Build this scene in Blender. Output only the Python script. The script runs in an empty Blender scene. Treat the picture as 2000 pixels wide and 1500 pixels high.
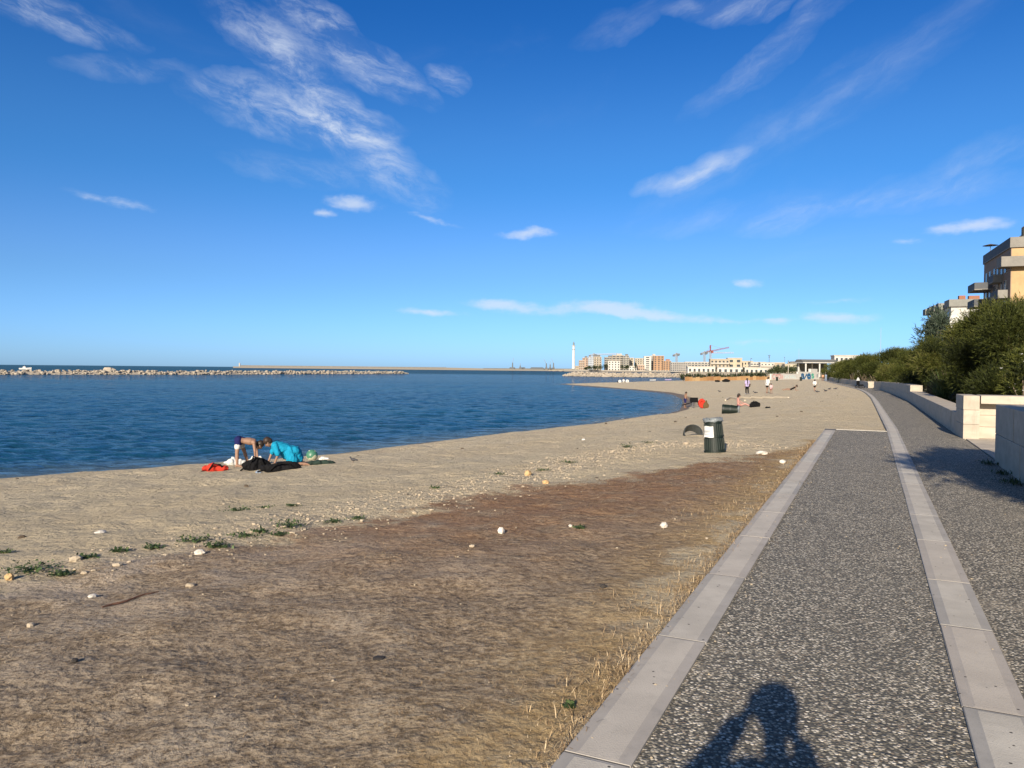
import bpy, bmesh, math, random
import numpy as np
from mathutils import Vector, Matrix

# ------------------------------------------------------------------ camera, sky, sun, exposure
scene = bpy.context.scene
C = scene.collection
FPX = 1480.0; CAMZ = 1.6
ROLL = math.atan(0.009); PITCH = math.atan(29 / FPX)
_c, _s = math.cos(ROLL), math.sin(ROLL)
_cp, _sp = math.cos(PITCH), math.sin(PITCH)
RGT = Vector((1, 0, 0)); UPV = Vector((0, _sp, _cp)); FWD = Vector((0, _cp, -_sp))
cam_d = bpy.data.cameras.new('camera'); cam = bpy.data.objects.new('camera', cam_d); C.objects.link(cam)
cx = RGT * _c + UPV * _s; cy = UPV * _c - RGT * _s; cz = -FWD
cam.matrix_world = Matrix(((cx.x, cy.x, cz.x, 0), (cx.y, cy.y, cz.y, 0), (cx.z, cy.z, cz.z, CAMZ), (0, 0, 0, 1)))
cam_d.sensor_width = 36; cam_d.lens = 36 * FPX / 2000; cam_d.clip_end = 40000; cam_d.clip_start = 0.05
scene.camera = cam
scene.render.resolution_x = 1024; scene.render.resolution_y = 768
scene.view_settings.view_transform = 'Standard'; scene.view_settings.look = 'None'
scene.view_settings.gamma = 1.0; scene.view_settings.exposure = 0.75

SUN_AZ = math.radians(19.5)      # direction in which the light travels, right of straight ahead
SUN_EL = math.radians(21.9)
sd = bpy.data.lights.new('sun', 'SUN'); sd.energy = 5.0; sd.angle = math.radians(0.53); sd.color = (1.0, 0.875, 0.71)
so = bpy.data.objects.new('sun', sd); C.objects.link(so)
so.rotation_euler = Vector((math.sin(SUN_AZ) * math.cos(SUN_EL), math.cos(SUN_AZ) * math.cos(SUN_EL), -math.sin(SUN_EL))).to_track_quat('-Z', 'Y').to_euler()

def pix_ray(x, y):
    xc = (x - 1000) / FPX; yc = -(y - 750) / FPX
    X = xc * _c - yc * _s; Y = xc * _s + yc * _c
    return RGT * X + UPV * Y + FWD
def pix_azel(x, y):
    d = pix_ray(x, y).normalized()
    return math.atan2(d.x, d.y), math.asin(d.z)

world = bpy.data.worlds.new('World'); scene.world = world; world.use_nodes = True
nt = world.node_tree; nt.nodes.clear()
def wn(t, **k):
    n = nt.nodes.new(t)
    for a, b in k.items(): setattr(n, a, b)
    return n
def wl(a, b): nt.links.new(a, b)
def wmath(op, a, b=None, c=None, clamp=False):
    n = wn('ShaderNodeMath', operation=op, use_clamp=clamp)
    for i, v in enumerate((a, b, c)):
        if v is None: continue
        if isinstance(v, (int, float)): n.inputs[i].default_value = v
        else: wl(v, n.inputs[i])
    return n.outputs[0]
sky = wn('ShaderNodeTexSky', sky_type='NISHITA'); sky.sun_disc = False
sky.sun_elevation = SUN_EL; sky.sun_rotation = SUN_AZ + math.pi
sky.altitude = 0; sky.air_density = 1.0; sky.dust_density = 0.35; sky.ozone_density = 3.5
tc = wn('ShaderNodeTexCoord')
sep = wn('ShaderNodeSeparateXYZ'); wl(tc.outputs['Generated'], sep.inputs[0])
az = wmath('ARCTAN2', sep.outputs[0], sep.outputs[1]); el = wmath('ARCSINE', sep.outputs[2])
comb = wn('ShaderNodeCombineXYZ'); wl(az, comb.inputs[0]); wl(el, comb.inputs[1])
def wnoise(vec, scale, detail=5, rough=0.6, sc=(1, 1, 1), rot=0.0, dist=0.0, loc=(0, 0, 0)):
    if rot:
        r_ = wn('ShaderNodeMapping'); r_.inputs['Rotation'].default_value = (0, 0, rot); wl(vec, r_.inputs['Vector']); vec = r_.outputs[0]
    m = wn('ShaderNodeMapping'); m.inputs['Scale'].default_value = sc; m.inputs['Location'].default_value = loc
    wl(vec, m.inputs['Vector'])
    n = wn('ShaderNodeTexNoise'); n.inputs['Scale'].default_value = scale; n.inputs['Detail'].default_value = detail
    n.inputs['Roughness'].default_value = rough; n.inputs['Distortion'].default_value = dist
    wl(m.outputs[0], n.inputs['Vector']); return n
def wramp(v, a, b):
    n = wn('ShaderNodeMapRange', interpolation_type='SMOOTHSTEP'); n.inputs[1].default_value = a; n.inputs[2].default_value = b
    wl(v, n.inputs[0]); return n.outputs[0]
warp = wnoise(comb.outputs[0], 9, 4, 0.6)
wv = wn('ShaderNodeVectorMath', operation='MULTIPLY_ADD'); wl(warp.outputs['Color'], wv.inputs[0])
wv.inputs[1].default_value = (0.07, 0.05, 0); wv.inputs[2].default_value = (-0.035, -0.025, 0)
wadd = wn('ShaderNodeVectorMath', operation='ADD'); wl(comb.outputs[0], wadd.inputs[0]); wl(wv.outputs[0], wadd.inputs[1])
warp2 = wnoise(comb.outputs[0], 30, 3, 0.6)
wv2 = wn('ShaderNodeVectorMath', operation='MULTIPLY_ADD'); wl(warp2.outputs['Color'], wv2.inputs[0])
wv2.inputs[1].default_value = (0.030, 0.012, 0); wv2.inputs[2].default_value = (-0.015, -0.006, 0)
wadd2 = wn('ShaderNodeVectorMath', operation='ADD'); wl(comb.outputs[0], wadd2.inputs[0]); wl(wv2.outputs[0], wadd2.inputs[1])
# clouds of that afternoon: (x, y, half length, half width, tilt down to the right, strength) each turned into a direction
CL_A = [(100, 18, 160, 32, 8, .8), (670, 80, 215, 44, 27, 1.0), (550, 105, 180, 50, 28, .95), (580, 220, 220, 52, 6, .95), (715, 280, 200, 62, 36, .95),
        (250, 128, 120, 22, -5, .22), (872, 145, 45, 24, 10, .6), (600, 330, 170, 30, 6, .22)]
CL_B = [(1345, 338, 120, 26, -14, .95), (1530, 80, 220, 36, -32, .5), (1600, 215, 420, 50, -27, .17), (1430, 6, 130, 26, 0, .8), (1700, 394, 380, 24, -6, .32),
        (1520, 445, 90, 18, -5, .4), (1870, 320, 220, 34, -18, .22), (1220, 40, 120, 30, -20, .25), (1440, 420, 260, 30, -5, .15)]
CL_C = [(690, 398, 72, 20, 3, .95), (632, 416, 28, 11, 0, .9), (1032, 456, 74, 14, -3, 1.0), (840, 609, 95, 9, 3, .75), (980, 594, 105, 14, 2, .9),
        (1190, 601, 130, 17, 3, 1.0), (1300, 618, 130, 14, 4, .85), (1632, 620, 85, 16, 3, .95), (1902, 441, 90, 15, -3, 1.0), (1462, 553, 34, 11, 0, .7),
        (1528, 629, 38, 10, 0, .6), (1490, 667, 90, 9, 0, .45), (1090, 608, 260, 14, 1, .5), (230, 396, 95, 11, 7, .6), (845, 430, 70, 9, 14, .6), (1775, 469, 36, 8, -4, .5),
        (1640, 588, 80, 7, 0, .35), (1430, 628, 120, 8, 0, .4)]
def stroke_sum(lst, vec):
    acc = None
    for (x, y, L, W, tilt, st) in lst:
        a0, e0 = pix_azel(x, y)
        m = wn('ShaderNodeMapping', vector_type='TEXTURE')
        m.inputs['Location'].default_value = (a0, e0, 0); m.inputs['Rotation'].default_value = (0, 0, -math.radians(tilt))
        m.inputs['Scale'].default_value = (L / FPX, W / FPX, 1); wl(vec, m.inputs['Vector'])
        g = wn('ShaderNodeTexGradient', gradient_type='SPHERICAL'); wl(m.outputs[0], g.inputs[0])
        acc = wmath('MULTIPLY', g.outputs['Fac'], st) if acc is None else wmath('MULTIPLY_ADD', g.outputs['Fac'], st, acc)
    return acc
nA = wnoise(wadd2.outputs[0], 11, 10, 0.70, (1, 2.7, 1), math.radians(18), 0.35)
nB = wnoise(wadd2.outputs[0], 8, 10, 0.66, (1, 3.4, 1), math.radians(-25), 0.25, (3, 1, 0))
nC = wnoise(comb.outputs[0], 26, 7, 0.62, (1, 2.4, 1), 0, 0.2, (5, 2, 0))
dA = wmath('MULTIPLY', wmath('POWER', stroke_sum(CL_A, wadd.outputs[0]), 0.8), wmath('MULTIPLY_ADD', wramp(nA.outputs['Fac'], 0.36, 0.74), 0.95, 0.05))
dB = wmath('MULTIPLY', wmath('POWER', stroke_sum(CL_B, wadd.outputs[0]), 0.8), wmath('MULTIPLY_ADD', wramp(nB.outputs['Fac'], 0.36, 0.80), 0.9, 0.1))
sC = stroke_sum(CL_C, wadd2.outputs[0])
dC = wmath('MULTIPLY', wramp(wmath('ADD', sC, wmath('MULTIPLY_ADD', nC.outputs['Fac'], 1.25, -0.62)), 0.05, 0.95), wmath('MINIMUM', wmath('MULTIPLY', sC, 3.0), 1.0))
# the same thin cirrus goes on over the rest of the sky
nG = wnoise(tc.outputs['Generated'], 2.2, 8, 0.62, (1, 1, 2.5), 0.5, 0.8, (2, 7, 1))
dG = wmath('MULTIPLY', wramp(nG.outputs['Fac'], 0.55, 0.9), 0.10)
dens = wmath('ADD', wmath('ADD', dA, dB), wmath('ADD', wmath('MULTIPLY', dC, 0.75), dG), clamp=True)
dens = wmath('MULTIPLY', dens, 0.85)
# deep blue of the clean sea air, the same everywhere
tint = wn('ShaderNodeMix', data_type='RGBA', blend_type='MULTIPLY'); tint.inputs[0].default_value = 1.0
wl(sky.outputs[0], tint.inputs[6])
rp = wn('ShaderNodeValToRGB'); rp.color_ramp.interpolation = 'EASE'; ee = rp.color_ramp.elements
for _ in range(3): ee.new(0.5)
for q, (ps, cl) in zip(ee, ((0.0, (.285, .495, .96)), (.08, (.26, .42, .66)), (.16, (.165, .392, .625)), (.30, (.064, .292, .576)), (1.0, (.088, .28, .53)))): q.position = ps; q.color = (*cl, 1)
wl(wmath('DIVIDE', el, math.pi / 2, clamp=True), rp.inputs[0]); 
# towards the sun the air is paler: the blue cast fades out on that side
sdir = wn('ShaderNodeVectorMath', operation='DOT_PRODUCT'); wl(tc.outputs['Generated'], sdir.inputs[0])
sdir.inputs[1].default_value = (-math.sin(SUN_AZ) * math.cos(SUN_EL), -math.cos(SUN_AZ) * math.cos(SUN_EL), math.sin(SUN_EL))
tm = wn('ShaderNodeMix', data_type='RGBA'); wl(wramp(sdir.outputs['Value'], -0.25, 0.85), tm.inputs[0]); wl(rp.outputs[0], tm.inputs[6]); tm.inputs[7].default_value = (.50, .50, .53, 1)
wl(tm.outputs[2], tint.inputs[7])
mixc = wn('ShaderNodeMix', data_type='RGBA'); wl(dens, mixc.inputs[0]); wl(tint.outputs[2], mixc.inputs[6]); mixc.inputs[7].default_value = (3.6, 3.95, 4.5, 1)
bg = wn('ShaderNodeBackground'); bg.inputs[1].default_value = 0.125; wl(mixc.outputs[2], bg.inputs[0])
wo = wn('ShaderNodeOutputWorld'); wl(bg.outputs[0], wo.inputs[0])

# ------------------------------------------------------------------ helpers
rnd = random.Random(7); nrg = np.random.default_rng(7)
def tag(o, label=None, cat=None, group=None, kind=None):
    if label: o['label'] = label
    if cat: o['category'] = cat
    if group: o['group'] = group
    if kind: o['kind'] = kind
    return o
def empty(name, loc=(0, 0, 0), rz=0.0, label=None, cat=None, group=None, kind=None):
    o = bpy.data.objects.new(name, None); C.objects.link(o); o.location = loc; o.rotation_euler = (0, 0, rz); o.empty_display_size = 0.2
    return tag(o, label, cat, group, kind)
def link(name, me, parent=None, loc=None, rz=None):
    o = bpy.data.objects.new(name, me); C.objects.link(o)
    if parent: o.parent = parent
    if loc is not None: o.location = loc
    if rz is not None: o.rotation_euler = (0, 0, rz)
    return o
class MB:
    def __init__(s): s.v = []; s.f = []; s.mi = []
    def add(s, vs, fs, mi=0):
        n = len(s.v); s.v += [tuple(p) for p in vs]; s.f += [tuple(i + n for i in f) for f in fs]; s.mi += [mi] * len(fs)
    def box(s, c, d, rz=0.0, mi=0, top=None):
        """box centred on c (x, y) standing from c.z to c.z + d.z; top scales the upper face"""
        x, y, z = c; a, b, h = d[0] / 2, d[1] / 2, d[2]; ca, sa = math.cos(rz), math.sin(rz); t = top if top else (1, 1)
        vs = []
        for k, zz in ((0, 0), (1, h)):
            fx, fy = (t if k else (1, 1))
            for px, py in ((-a, -b), (a, -b), (a, b), (-a, b)):
                px *= fx; py *= fy
                vs.append((x + px * ca - py * sa, y + px * sa + py * ca, z + zz))
        s.add(vs, [(3, 2, 1, 0), (4, 5, 6, 7), (0, 1, 5, 4), (1, 2, 6, 5), (2, 3, 7, 6), (3, 0, 4, 7)], mi)
    def tube(s, pts, rad, n=8, mi=0, caps=True):
        pts = [Vector(p) for p in pts]
        if isinstance(rad, (int, float)): rad = [rad] * len(pts)
        vs = []; prev = None
        for i, p in enumerate(pts):
            d = (pts[min(i + 1, len(pts) - 1)] - pts[max(i - 1, 0)]).normalized()
            if prev is None: prev = d.orthogonal().normalized()
            a = (prev - d * prev.dot(d)); a = a.normalized() if a.length > 1e-6 else d.orthogonal().normalized(); b = d.cross(a); prev = a
            for k in range(n):
                t = 2 * math.pi * k / n
                vs.append(p + (a * math.cos(t) + b * math.sin(t)) * rad[i])
        fs = [(i * n + k, i * n + (k + 1) % n, (i + 1) * n + (k + 1) % n, (i + 1) * n + k) for i in range(len(pts) - 1) for k in range(n)]
        if caps: fs += [tuple(range(n - 1, -1, -1)), tuple(range((len(pts) - 1) * n, len(pts) * n))]
        s.add(vs, fs, mi)
    def ball(s, c, r, mi=0, nu=10, nv=6, jit=0.0, rg=None):
        if isinstance(r, (int, float)): r = (r, r, r)
        vs = [(c[0], c[1], c[2] - r[2])]
        for j in range(1, nv):
            ph = -math.pi / 2 + math.pi * j / nv
            for i in range(nu):
                t = 2 * math.pi * i / nu; q = 1 + (rg.uniform(-jit, jit) if jit else 0)
                vs.append((c[0] + r[0] * q * math.cos(ph) * math.cos(t), c[1] + r[1] * q * math.cos(ph) * math.sin(t), c[2] + r[2] * q * math.sin(ph)))
        vs.append((c[0], c[1], c[2] + r[2])); fs = []
        for i in range(nu): fs.append((0, 1 + (i + 1) % nu, 1 + i))
        for j in range(nv - 2):
            for i in range(nu): fs.append((1 + j * nu + i, 1 + j * nu + (i + 1) % nu, 1 + (j + 1) * nu + (i + 1) % nu, 1 + (j + 1) * nu + i))
        L = len(vs) - 1
        for i in range(nu): fs.append((L, 1 + (nv - 2) * nu + i, 1 + (nv - 2) * nu + (i + 1) % nu))
        s.add(vs, fs, mi)
    def capsule(s, a, b, ra, rb, n=10):
        a = Vector(a); b = Vector(b); d = b - a
        if d.length < 1e-6: s.ball(a, ra); return
        s.tube([a, a + d * .5, b], [ra, (ra + rb) / 2, rb], n); s.ball(a, ra * 1.0, nu=n, nv=6); s.ball(b, rb * 1.0, nu=n, nv=6)
    def lathe(s, prof, n=24, mi=0, c=(0, 0, 0)):
        vs = []
        for r, z in prof:
            for k in range(n):
                t = 2 * math.pi * k / n; vs.append((c[0] + r * math.cos(t), c[1] + r * math.sin(t), c[2] + z))
        s.add(vs, [(i * n + k, i * n + (k + 1) % n, (i + 1) * n + (k + 1) % n, (i + 1) * n + k) for i in range(len(prof) - 1) for k in range(n)], mi)
    def mesh(s, name, mats, smooth=False):
        me = bpy.data.meshes.new(name); me.from_pydata(s.v, [], s.f)
        for m in (mats if isinstance(mats, (list, tuple)) else [mats]): me.materials.append(m)
        if any(s.mi): me.polygons.foreach_set('material_index', s.mi)
        if smooth: me.polygons.foreach_set('use_smooth', [True] * len(s.f))
        me.update(); return me
    def build(s, name, mats, parent=None, loc=None, rz=None, smooth=False):
        return link(name, s.mesh(name, mats, smooth), parent, loc, rz)
def np_mesh(name, verts, faces, mat, smooth=False, attrs=None, nside=None):
    """verts (n,3), faces (m,k) numpy arrays; attrs: dict name -> float per vertex"""
    me = bpy.data.meshes.new(name); k = faces.shape[1]
    me.vertices.add(len(verts)); me.vertices.foreach_set('co', np.ascontiguousarray(verts, dtype=np.float32).ravel())
    me.loops.add(faces.size); me.loops.foreach_set('vertex_index', np.ascontiguousarray(faces, dtype=np.int32).ravel())
    me.polygons.add(len(faces)); me.polygons.foreach_set('loop_start', np.arange(0, faces.size, k, dtype=np.int32))
    me.materials.append(mat)
    me.update(calc_edges=True)
    me.polygons.foreach_set('use_smooth', np.full(len(faces), bool(smooth)))
    for an, av in (attrs or {}).items():
        a = me.attributes.new(an, 'FLOAT', 'POINT'); a.data.foreach_set('value', np.ascontiguousarray(av, dtype=np.float32))
    me.validate(clean_customdata=False)
    return me

# ------------------------------------------------------------------ materials
class NT:
    def __init__(s, name):
        s.m = bpy.data.materials.new(name); s.m.use_nodes = True; s.t = s.m.node_tree
        s.b = s.t.nodes['Principled BSDF']; s.out = s.t.nodes['Material Output']; s.geo = None
    def n(s, t, **k):
        x = s.t.nodes.new(t)
        for a, b in k.items(): setattr(x, a, b)
        return x
    def l(s, a, b): s.t.links.new(a, b)
    def pos(s):
        if s.geo is None: s.geo = s.n('ShaderNodeNewGeometry')
        return s.geo.outputs['Position']
    def obj(s): return s.n('ShaderNodeTexCoord').outputs['Object']
    def mapping(s, v, scale=(1, 1, 1), rot=(0, 0, 0), loc=(0, 0, 0)):
        m = s.n('ShaderNodeMapping'); m.inputs['Scale'].default_value = scale; m.inputs['Rotation'].default_value = rot; m.inputs['Location'].default_value = loc
        s.l(v, m.inputs['Vector']); return m.outputs[0]
    def noise(s, v, scale, detail=4, rough=0.55, dist=0.0):
        x = s.n('ShaderNodeTexNoise'); x.inputs['Scale'].default_value = scale; x.inputs['Detail'].default_value = detail
        x.inputs['Roughness'].default_value = rough; x.inputs['Distortion'].default_value = dist
        s.l(v, x.inputs['Vector']); return x.outputs['Fac']
    def voro(s, v, scale, out='Color', feature='F1', rand=1.0):
        x = s.n('ShaderNodeTexVoronoi', feature=feature); x.inputs['Scale'].default_value = scale; x.inputs['Randomness'].default_value = rand
        s.l(v, x.inputs['Vector']); return x.outputs[out]
    def attr(s, name):
        return s.n('ShaderNodeAttribute', attribute_name=name).outputs['Fac']
    def rng(s, v, a, b, c=0.0, d=1.0, smooth=True):
        x = s.n('ShaderNodeMapRange', interpolation_type='SMOOTHSTEP' if smooth else 'LINEAR')
        for i, q in ((1, a), (2, b), (3, c), (4, d)): x.inputs[i].default_value = q
        s.l(v, x.inputs[0]); return x.outputs[0]
    def math(s, op, a, b=None, c=None, clamp=False):
        x = s.n('ShaderNodeMath', operation=op, use_clamp=clamp)
        for i, v in enumerate((a, b, c)):
            if v is None: continue
            if isinstance(v, (int, float)): x.inputs[i].default_value = v
            else: s.l(v, x.inputs[i])
        return x.outputs[0]
    def mix(s, f, a, b, mode='MIX'):
        x = s.n('ShaderNodeMix', data_type='RGBA', blend_type=mode)
        for i, v in ((0, f), (6, a), (7, b)):
            if isinstance(v, (int, float)): x.inputs[i].default_value = v
            elif isinstance(v, tuple): x.inputs[i].default_value = (*v[:3], 1)
            else: s.l(v, x.inputs[i])
        return x.outputs[2]
    def ramp(s, v, stops, interp='LINEAR'):
        x = s.n('ShaderNodeValToRGB'); x.color_ramp.interpolation = interp
        e = x.color_ramp.elements
        while len(e) < len(stops): e.new(0.5)
        for q, (p, col) in zip(e, stops): q.position = p; q.color = (*col, 1)
        s.l(v, x.inputs[0]); return x.outputs[0]
    def bump(s, h, strength=0.5, dist=0.01, prev=None):
        x = s.n('ShaderNodeBump'); x.inputs['Strength'].default_value = strength; x.inputs['Distance'].default_value = dist
        s.l(h, x.inputs['Height'])
        if prev is not None: s.l(prev, x.inputs['Normal'])
        return x.outputs[0]
    def fin(s, col=None, rough=None, normal=None, spec=None):
        if col is not None:
            if isinstance(col, tuple): s.b.inputs['Base Color'].default_value = (*col[:3], 1)
            else: s.l(col, s.b.inputs['Base Color'])
        if rough is not None:
            if isinstance(rough, (int, float)): s.b.inputs['Roughness'].default_value = rough
            else: s.l(rough, s.b.inputs['Roughness'])
        if normal is not None: s.l(normal, s.b.inputs['Normal'])
        if spec is not None: s.b.inputs['Specular IOR Level'].default_value = spec
        return s.m
_mats = {}
def pm(name, col, rough=0.75, var=0.18, scale=6.0, bump=0.0, bscale=60.0, bdist=0.01, spec=0.3, coords='pos', metal=0.0):
    """plain procedural material: two-scale colour variation and a fine relief"""
    if name in _mats: return _mats[name]
    t = NT(name); p = t.pos() if coords == 'pos' else t.obj()
    f = t.math('MULTIPLY_ADD', t.noise(p, scale * 6, 3), 0.4, t.math('MULTIPLY', t.noise(p, scale, 4), 0.6))
    lo = tuple(c * (1 - var) for c in col); hi = tuple(min(1, c * (1 + var)) for c in col)
    c = t.mix(t.rng(f, 0.3, 0.7), lo, hi)
    nm = t.bump(t.noise(p, bscale, 4), bump, bdist) if bump else None
    t.b.inputs['Metallic'].default_value = metal
    _mats[name] = t.fin(c, rough, nm, spec); return _mats[name]

# ------------------------------------------------------------------ lie of the land
PA = math.radians(25.333); SA, CA = math.sin(PA), math.cos(PA)     # the promenade runs this far right of straight ahead
SEA = -1.3
def uv2w(u, v): return (u * SA + v * CA, u * CA - v * SA)
def w2uv(x, y): return x * SA + y * CA, x * CA - y * SA
VK_T = np.array([(-60, .42), (24, .42), (28.5, .36), (38.9, .22), (55, .0), (73.4, -.42), (90, -.95), (102.8, -1.55), (118, -2.8), (140, -4.9), (166.5, -7.5), (203, -10.7), (300, -19)])
VW_T = np.array([(-60, 2.0), (22.9, 2.03), (47, 1.97), (70, 1.62), (101, .92)])
VX_T = np.array([(101, .35), (112.9, -.37), (136, -2.58), (161, -5.6), (199, -9.05), (300, -17.6)])
def vk(u): return np.interp(u, VK_T[:, 0], VK_T[:, 1])
def vw(u): return np.where(np.asarray(u) < 101, np.interp(u, VW_T[:, 0], VW_T[:, 1]), np.interp(u, VX_T[:, 0], VX_T[:, 1]))
def sstep(a, b, x): t = np.clip((x - a) / (b - a), 0, 1); return t * t * (3 - 2 * t)
def zp(u): return -0.5 * sstep(40, 120, np.asarray(u, dtype=float))
U_END = 22.9
COAST = np.array([(-3000, -1900), (-600, -330), (-200, -85), (-60, -9), (-30, 8), (-19, 15), (-13, 19.2), (-10.8, 21), (-9, 22.3), (-5.9, 25.2), (-3, 30.1), (.5, 35.2), (3.5, 39.),
    (7.3, 46.), (10, 49.6), (12.2, 55), (14.7, 65), (17.2, 76.6), (19.2, 90), (19.7, 98), (18.5, 109.3), (14.7, 128.2), (11.1, 143.2), (9.6, 150), (10, 154), (19.7, 171.9), (31, 191.3),
    (51.3, 226.2), (62, 270), (75, 331), (100, 450), (175, 760), (235, 1050), (262, 1190), (180, 1200), (100, 1215), (60, 1300), (75, 1500), (160, 1850), (600, 2400), (5000, 4000), (6000, -3000)], float)
def sd_line(P, L, closed=False):
    """unsigned distance of points P (n,2) to polyline L"""
    best = np.full(len(P), 1e9)
    n = len(L)
    for i in range(n if closed else n - 1):
        a = L[i]; b = L[(i + 1) % n]; d = b - a; q = P - a
        t = np.clip((q @ d) / (d @ d), 0, 1); best = np.minimum(best, np.hypot(q[:, 0] - t * d[0], q[:, 1] - t * d[1]))
    return best
def inside(P, L):
    r = np.zeros(len(P), bool); n = len(L); x, y = P[:, 0], P[:, 1]
    for i in range(n):
        x1, y1 = L[i]; x2, y2 = L[(i + 1) % n]
        if y1 == y2: continue
        c = ((y1 > y) != (y2 > y)) & (x < (x2 - x1) * (y - y1) / (y2 - y1) + x1); r ^= c
    return r
def sd_poly(P, L): return np.where(inside(P, L), 1, -1) * sd_line(P, L, True)
PRO_T = np.array([0, .08, .2, .4, .6, .75, .9, 1.0]); PRO_V = np.array([0, .15, .31, .52, .74, .92, .985, 1.0])
def hgt(P):
    P = np.atleast_2d(np.asarray(P, float)); u, v = w2uv(P[:, 0], P[:, 1])
    dw = sd_poly(P, COAST)
    edge = np.where(u < U_END, -1.14, vk(u)); dp = edge - v
    zl = zp(u) - 0.05
    t = np.clip(dw / (np.maximum(dw, 0) + np.maximum(dp, 0) + 1e-6), 0, 1)
    zb = SEA + (zl - SEA) * np.interp(t, PRO_T, PRO_V)
    z = np.where(dp > 0, zb, zl)
    far = sstep(240, 420, P[:, 1]); z = z * (1 - far) + far * (SEA + np.clip(dw * .4, 0, 2.4))
    return np.where(dw > 0, z, SEA - np.minimum(3.0, -dw * .07))
def hz(x, y): return float(hgt([(x, y)])[0])
def onz(px, py, z):
    d = pix_ray(px, py); t = (z - CAMZ) / d.z; return Vector((d.x * t, d.y * t, z))
def gp(px, py):
    """where the sight line of a pixel meets the ground"""
    z = -0.3; p = None
    for _ in range(60):
        p = onz(px, py, z); z = .6 * z + .4 * hz(p.x, p.y)
    p.z = hz(p.x, p.y); return p
def at(px, py, D):
    d = pix_ray(px, py); t = D / d.y; return Vector((d.x * t, d.y * t, CAMZ + d.z * t))

GRASS_PX = [(-500, 1190), (-200, 1150), (0, 1122), (150, 1098), (300, 1078), (430, 1060), (560, 1032), (700, 1004), (850, 972), (1000, 950), (1150, 938), (1280, 918), (1380, 903), (1440, 890), (1520, 884), (1580, 872)]
GB = [onz(x, y, -0.08) for x, y in GRASS_PX]
GPOLY = np.array([(p.x, p.y) for p in GB] + [uv2w(U_END - 3.2, -1.15), uv2w(-12, -1.15), uv2w(-14, -16)], float)
PEBL = np.array([tuple(onz(x, y, -0.12))[:2] for x, y in [(60, 1105), (250, 1078), (450, 1048), (620, 1000), (780, 972), (960, 940), (1090, 912), (1200, 882), (1290, 868), (1400, 866), (1480, 880)]])
REDL = np.array([tuple(onz(x, y, -0.05))[:2] for x, y in [(900, 990), (1100, 965), (1300, 935), (1450, 905), (1540, 892)]])

def polar(radii, angs):
    R, T = np.meshgrid(radii, angs, indexing='ij'); V = np.stack([R * np.sin(T), R * np.cos(T)], -1).reshape(-1, 2)
    nr, na = len(radii), len(angs); i, j = np.meshgrid(np.arange(nr - 1), np.arange(na - 1), indexing='ij')
    F = np.stack([i * na + j, (i + 1) * na + j, (i + 1) * na + j + 1, i * na + j + 1], -1).reshape(-1, 4)[:, ::-1]
    return V, F
def geo(a, b, q): n = int(math.log(b / a) / math.log(q)) + 1; return a * (b / a) ** (np.arange(n + 1) / n)
def vnoise(P, s, seed=0):
    """cheap smooth value noise on the plane"""
    r = np.random.default_rng(seed).random((64, 64)); q = P * s; i = np.floor(q).astype(int); f = q - i; f = f * f * (3 - 2 * f)
    g = lambda a, b: r[(i[:, 0] + a) % 64, (i[:, 1] + b) % 64]
    return (g(0, 0) * (1 - f[:, 0]) + g(1, 0) * f[:, 0]) * (1 - f[:, 1]) + (g(0, 1) * (1 - f[:, 0]) + g(1, 1) * f[:, 0]) * f[:, 1]

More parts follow.
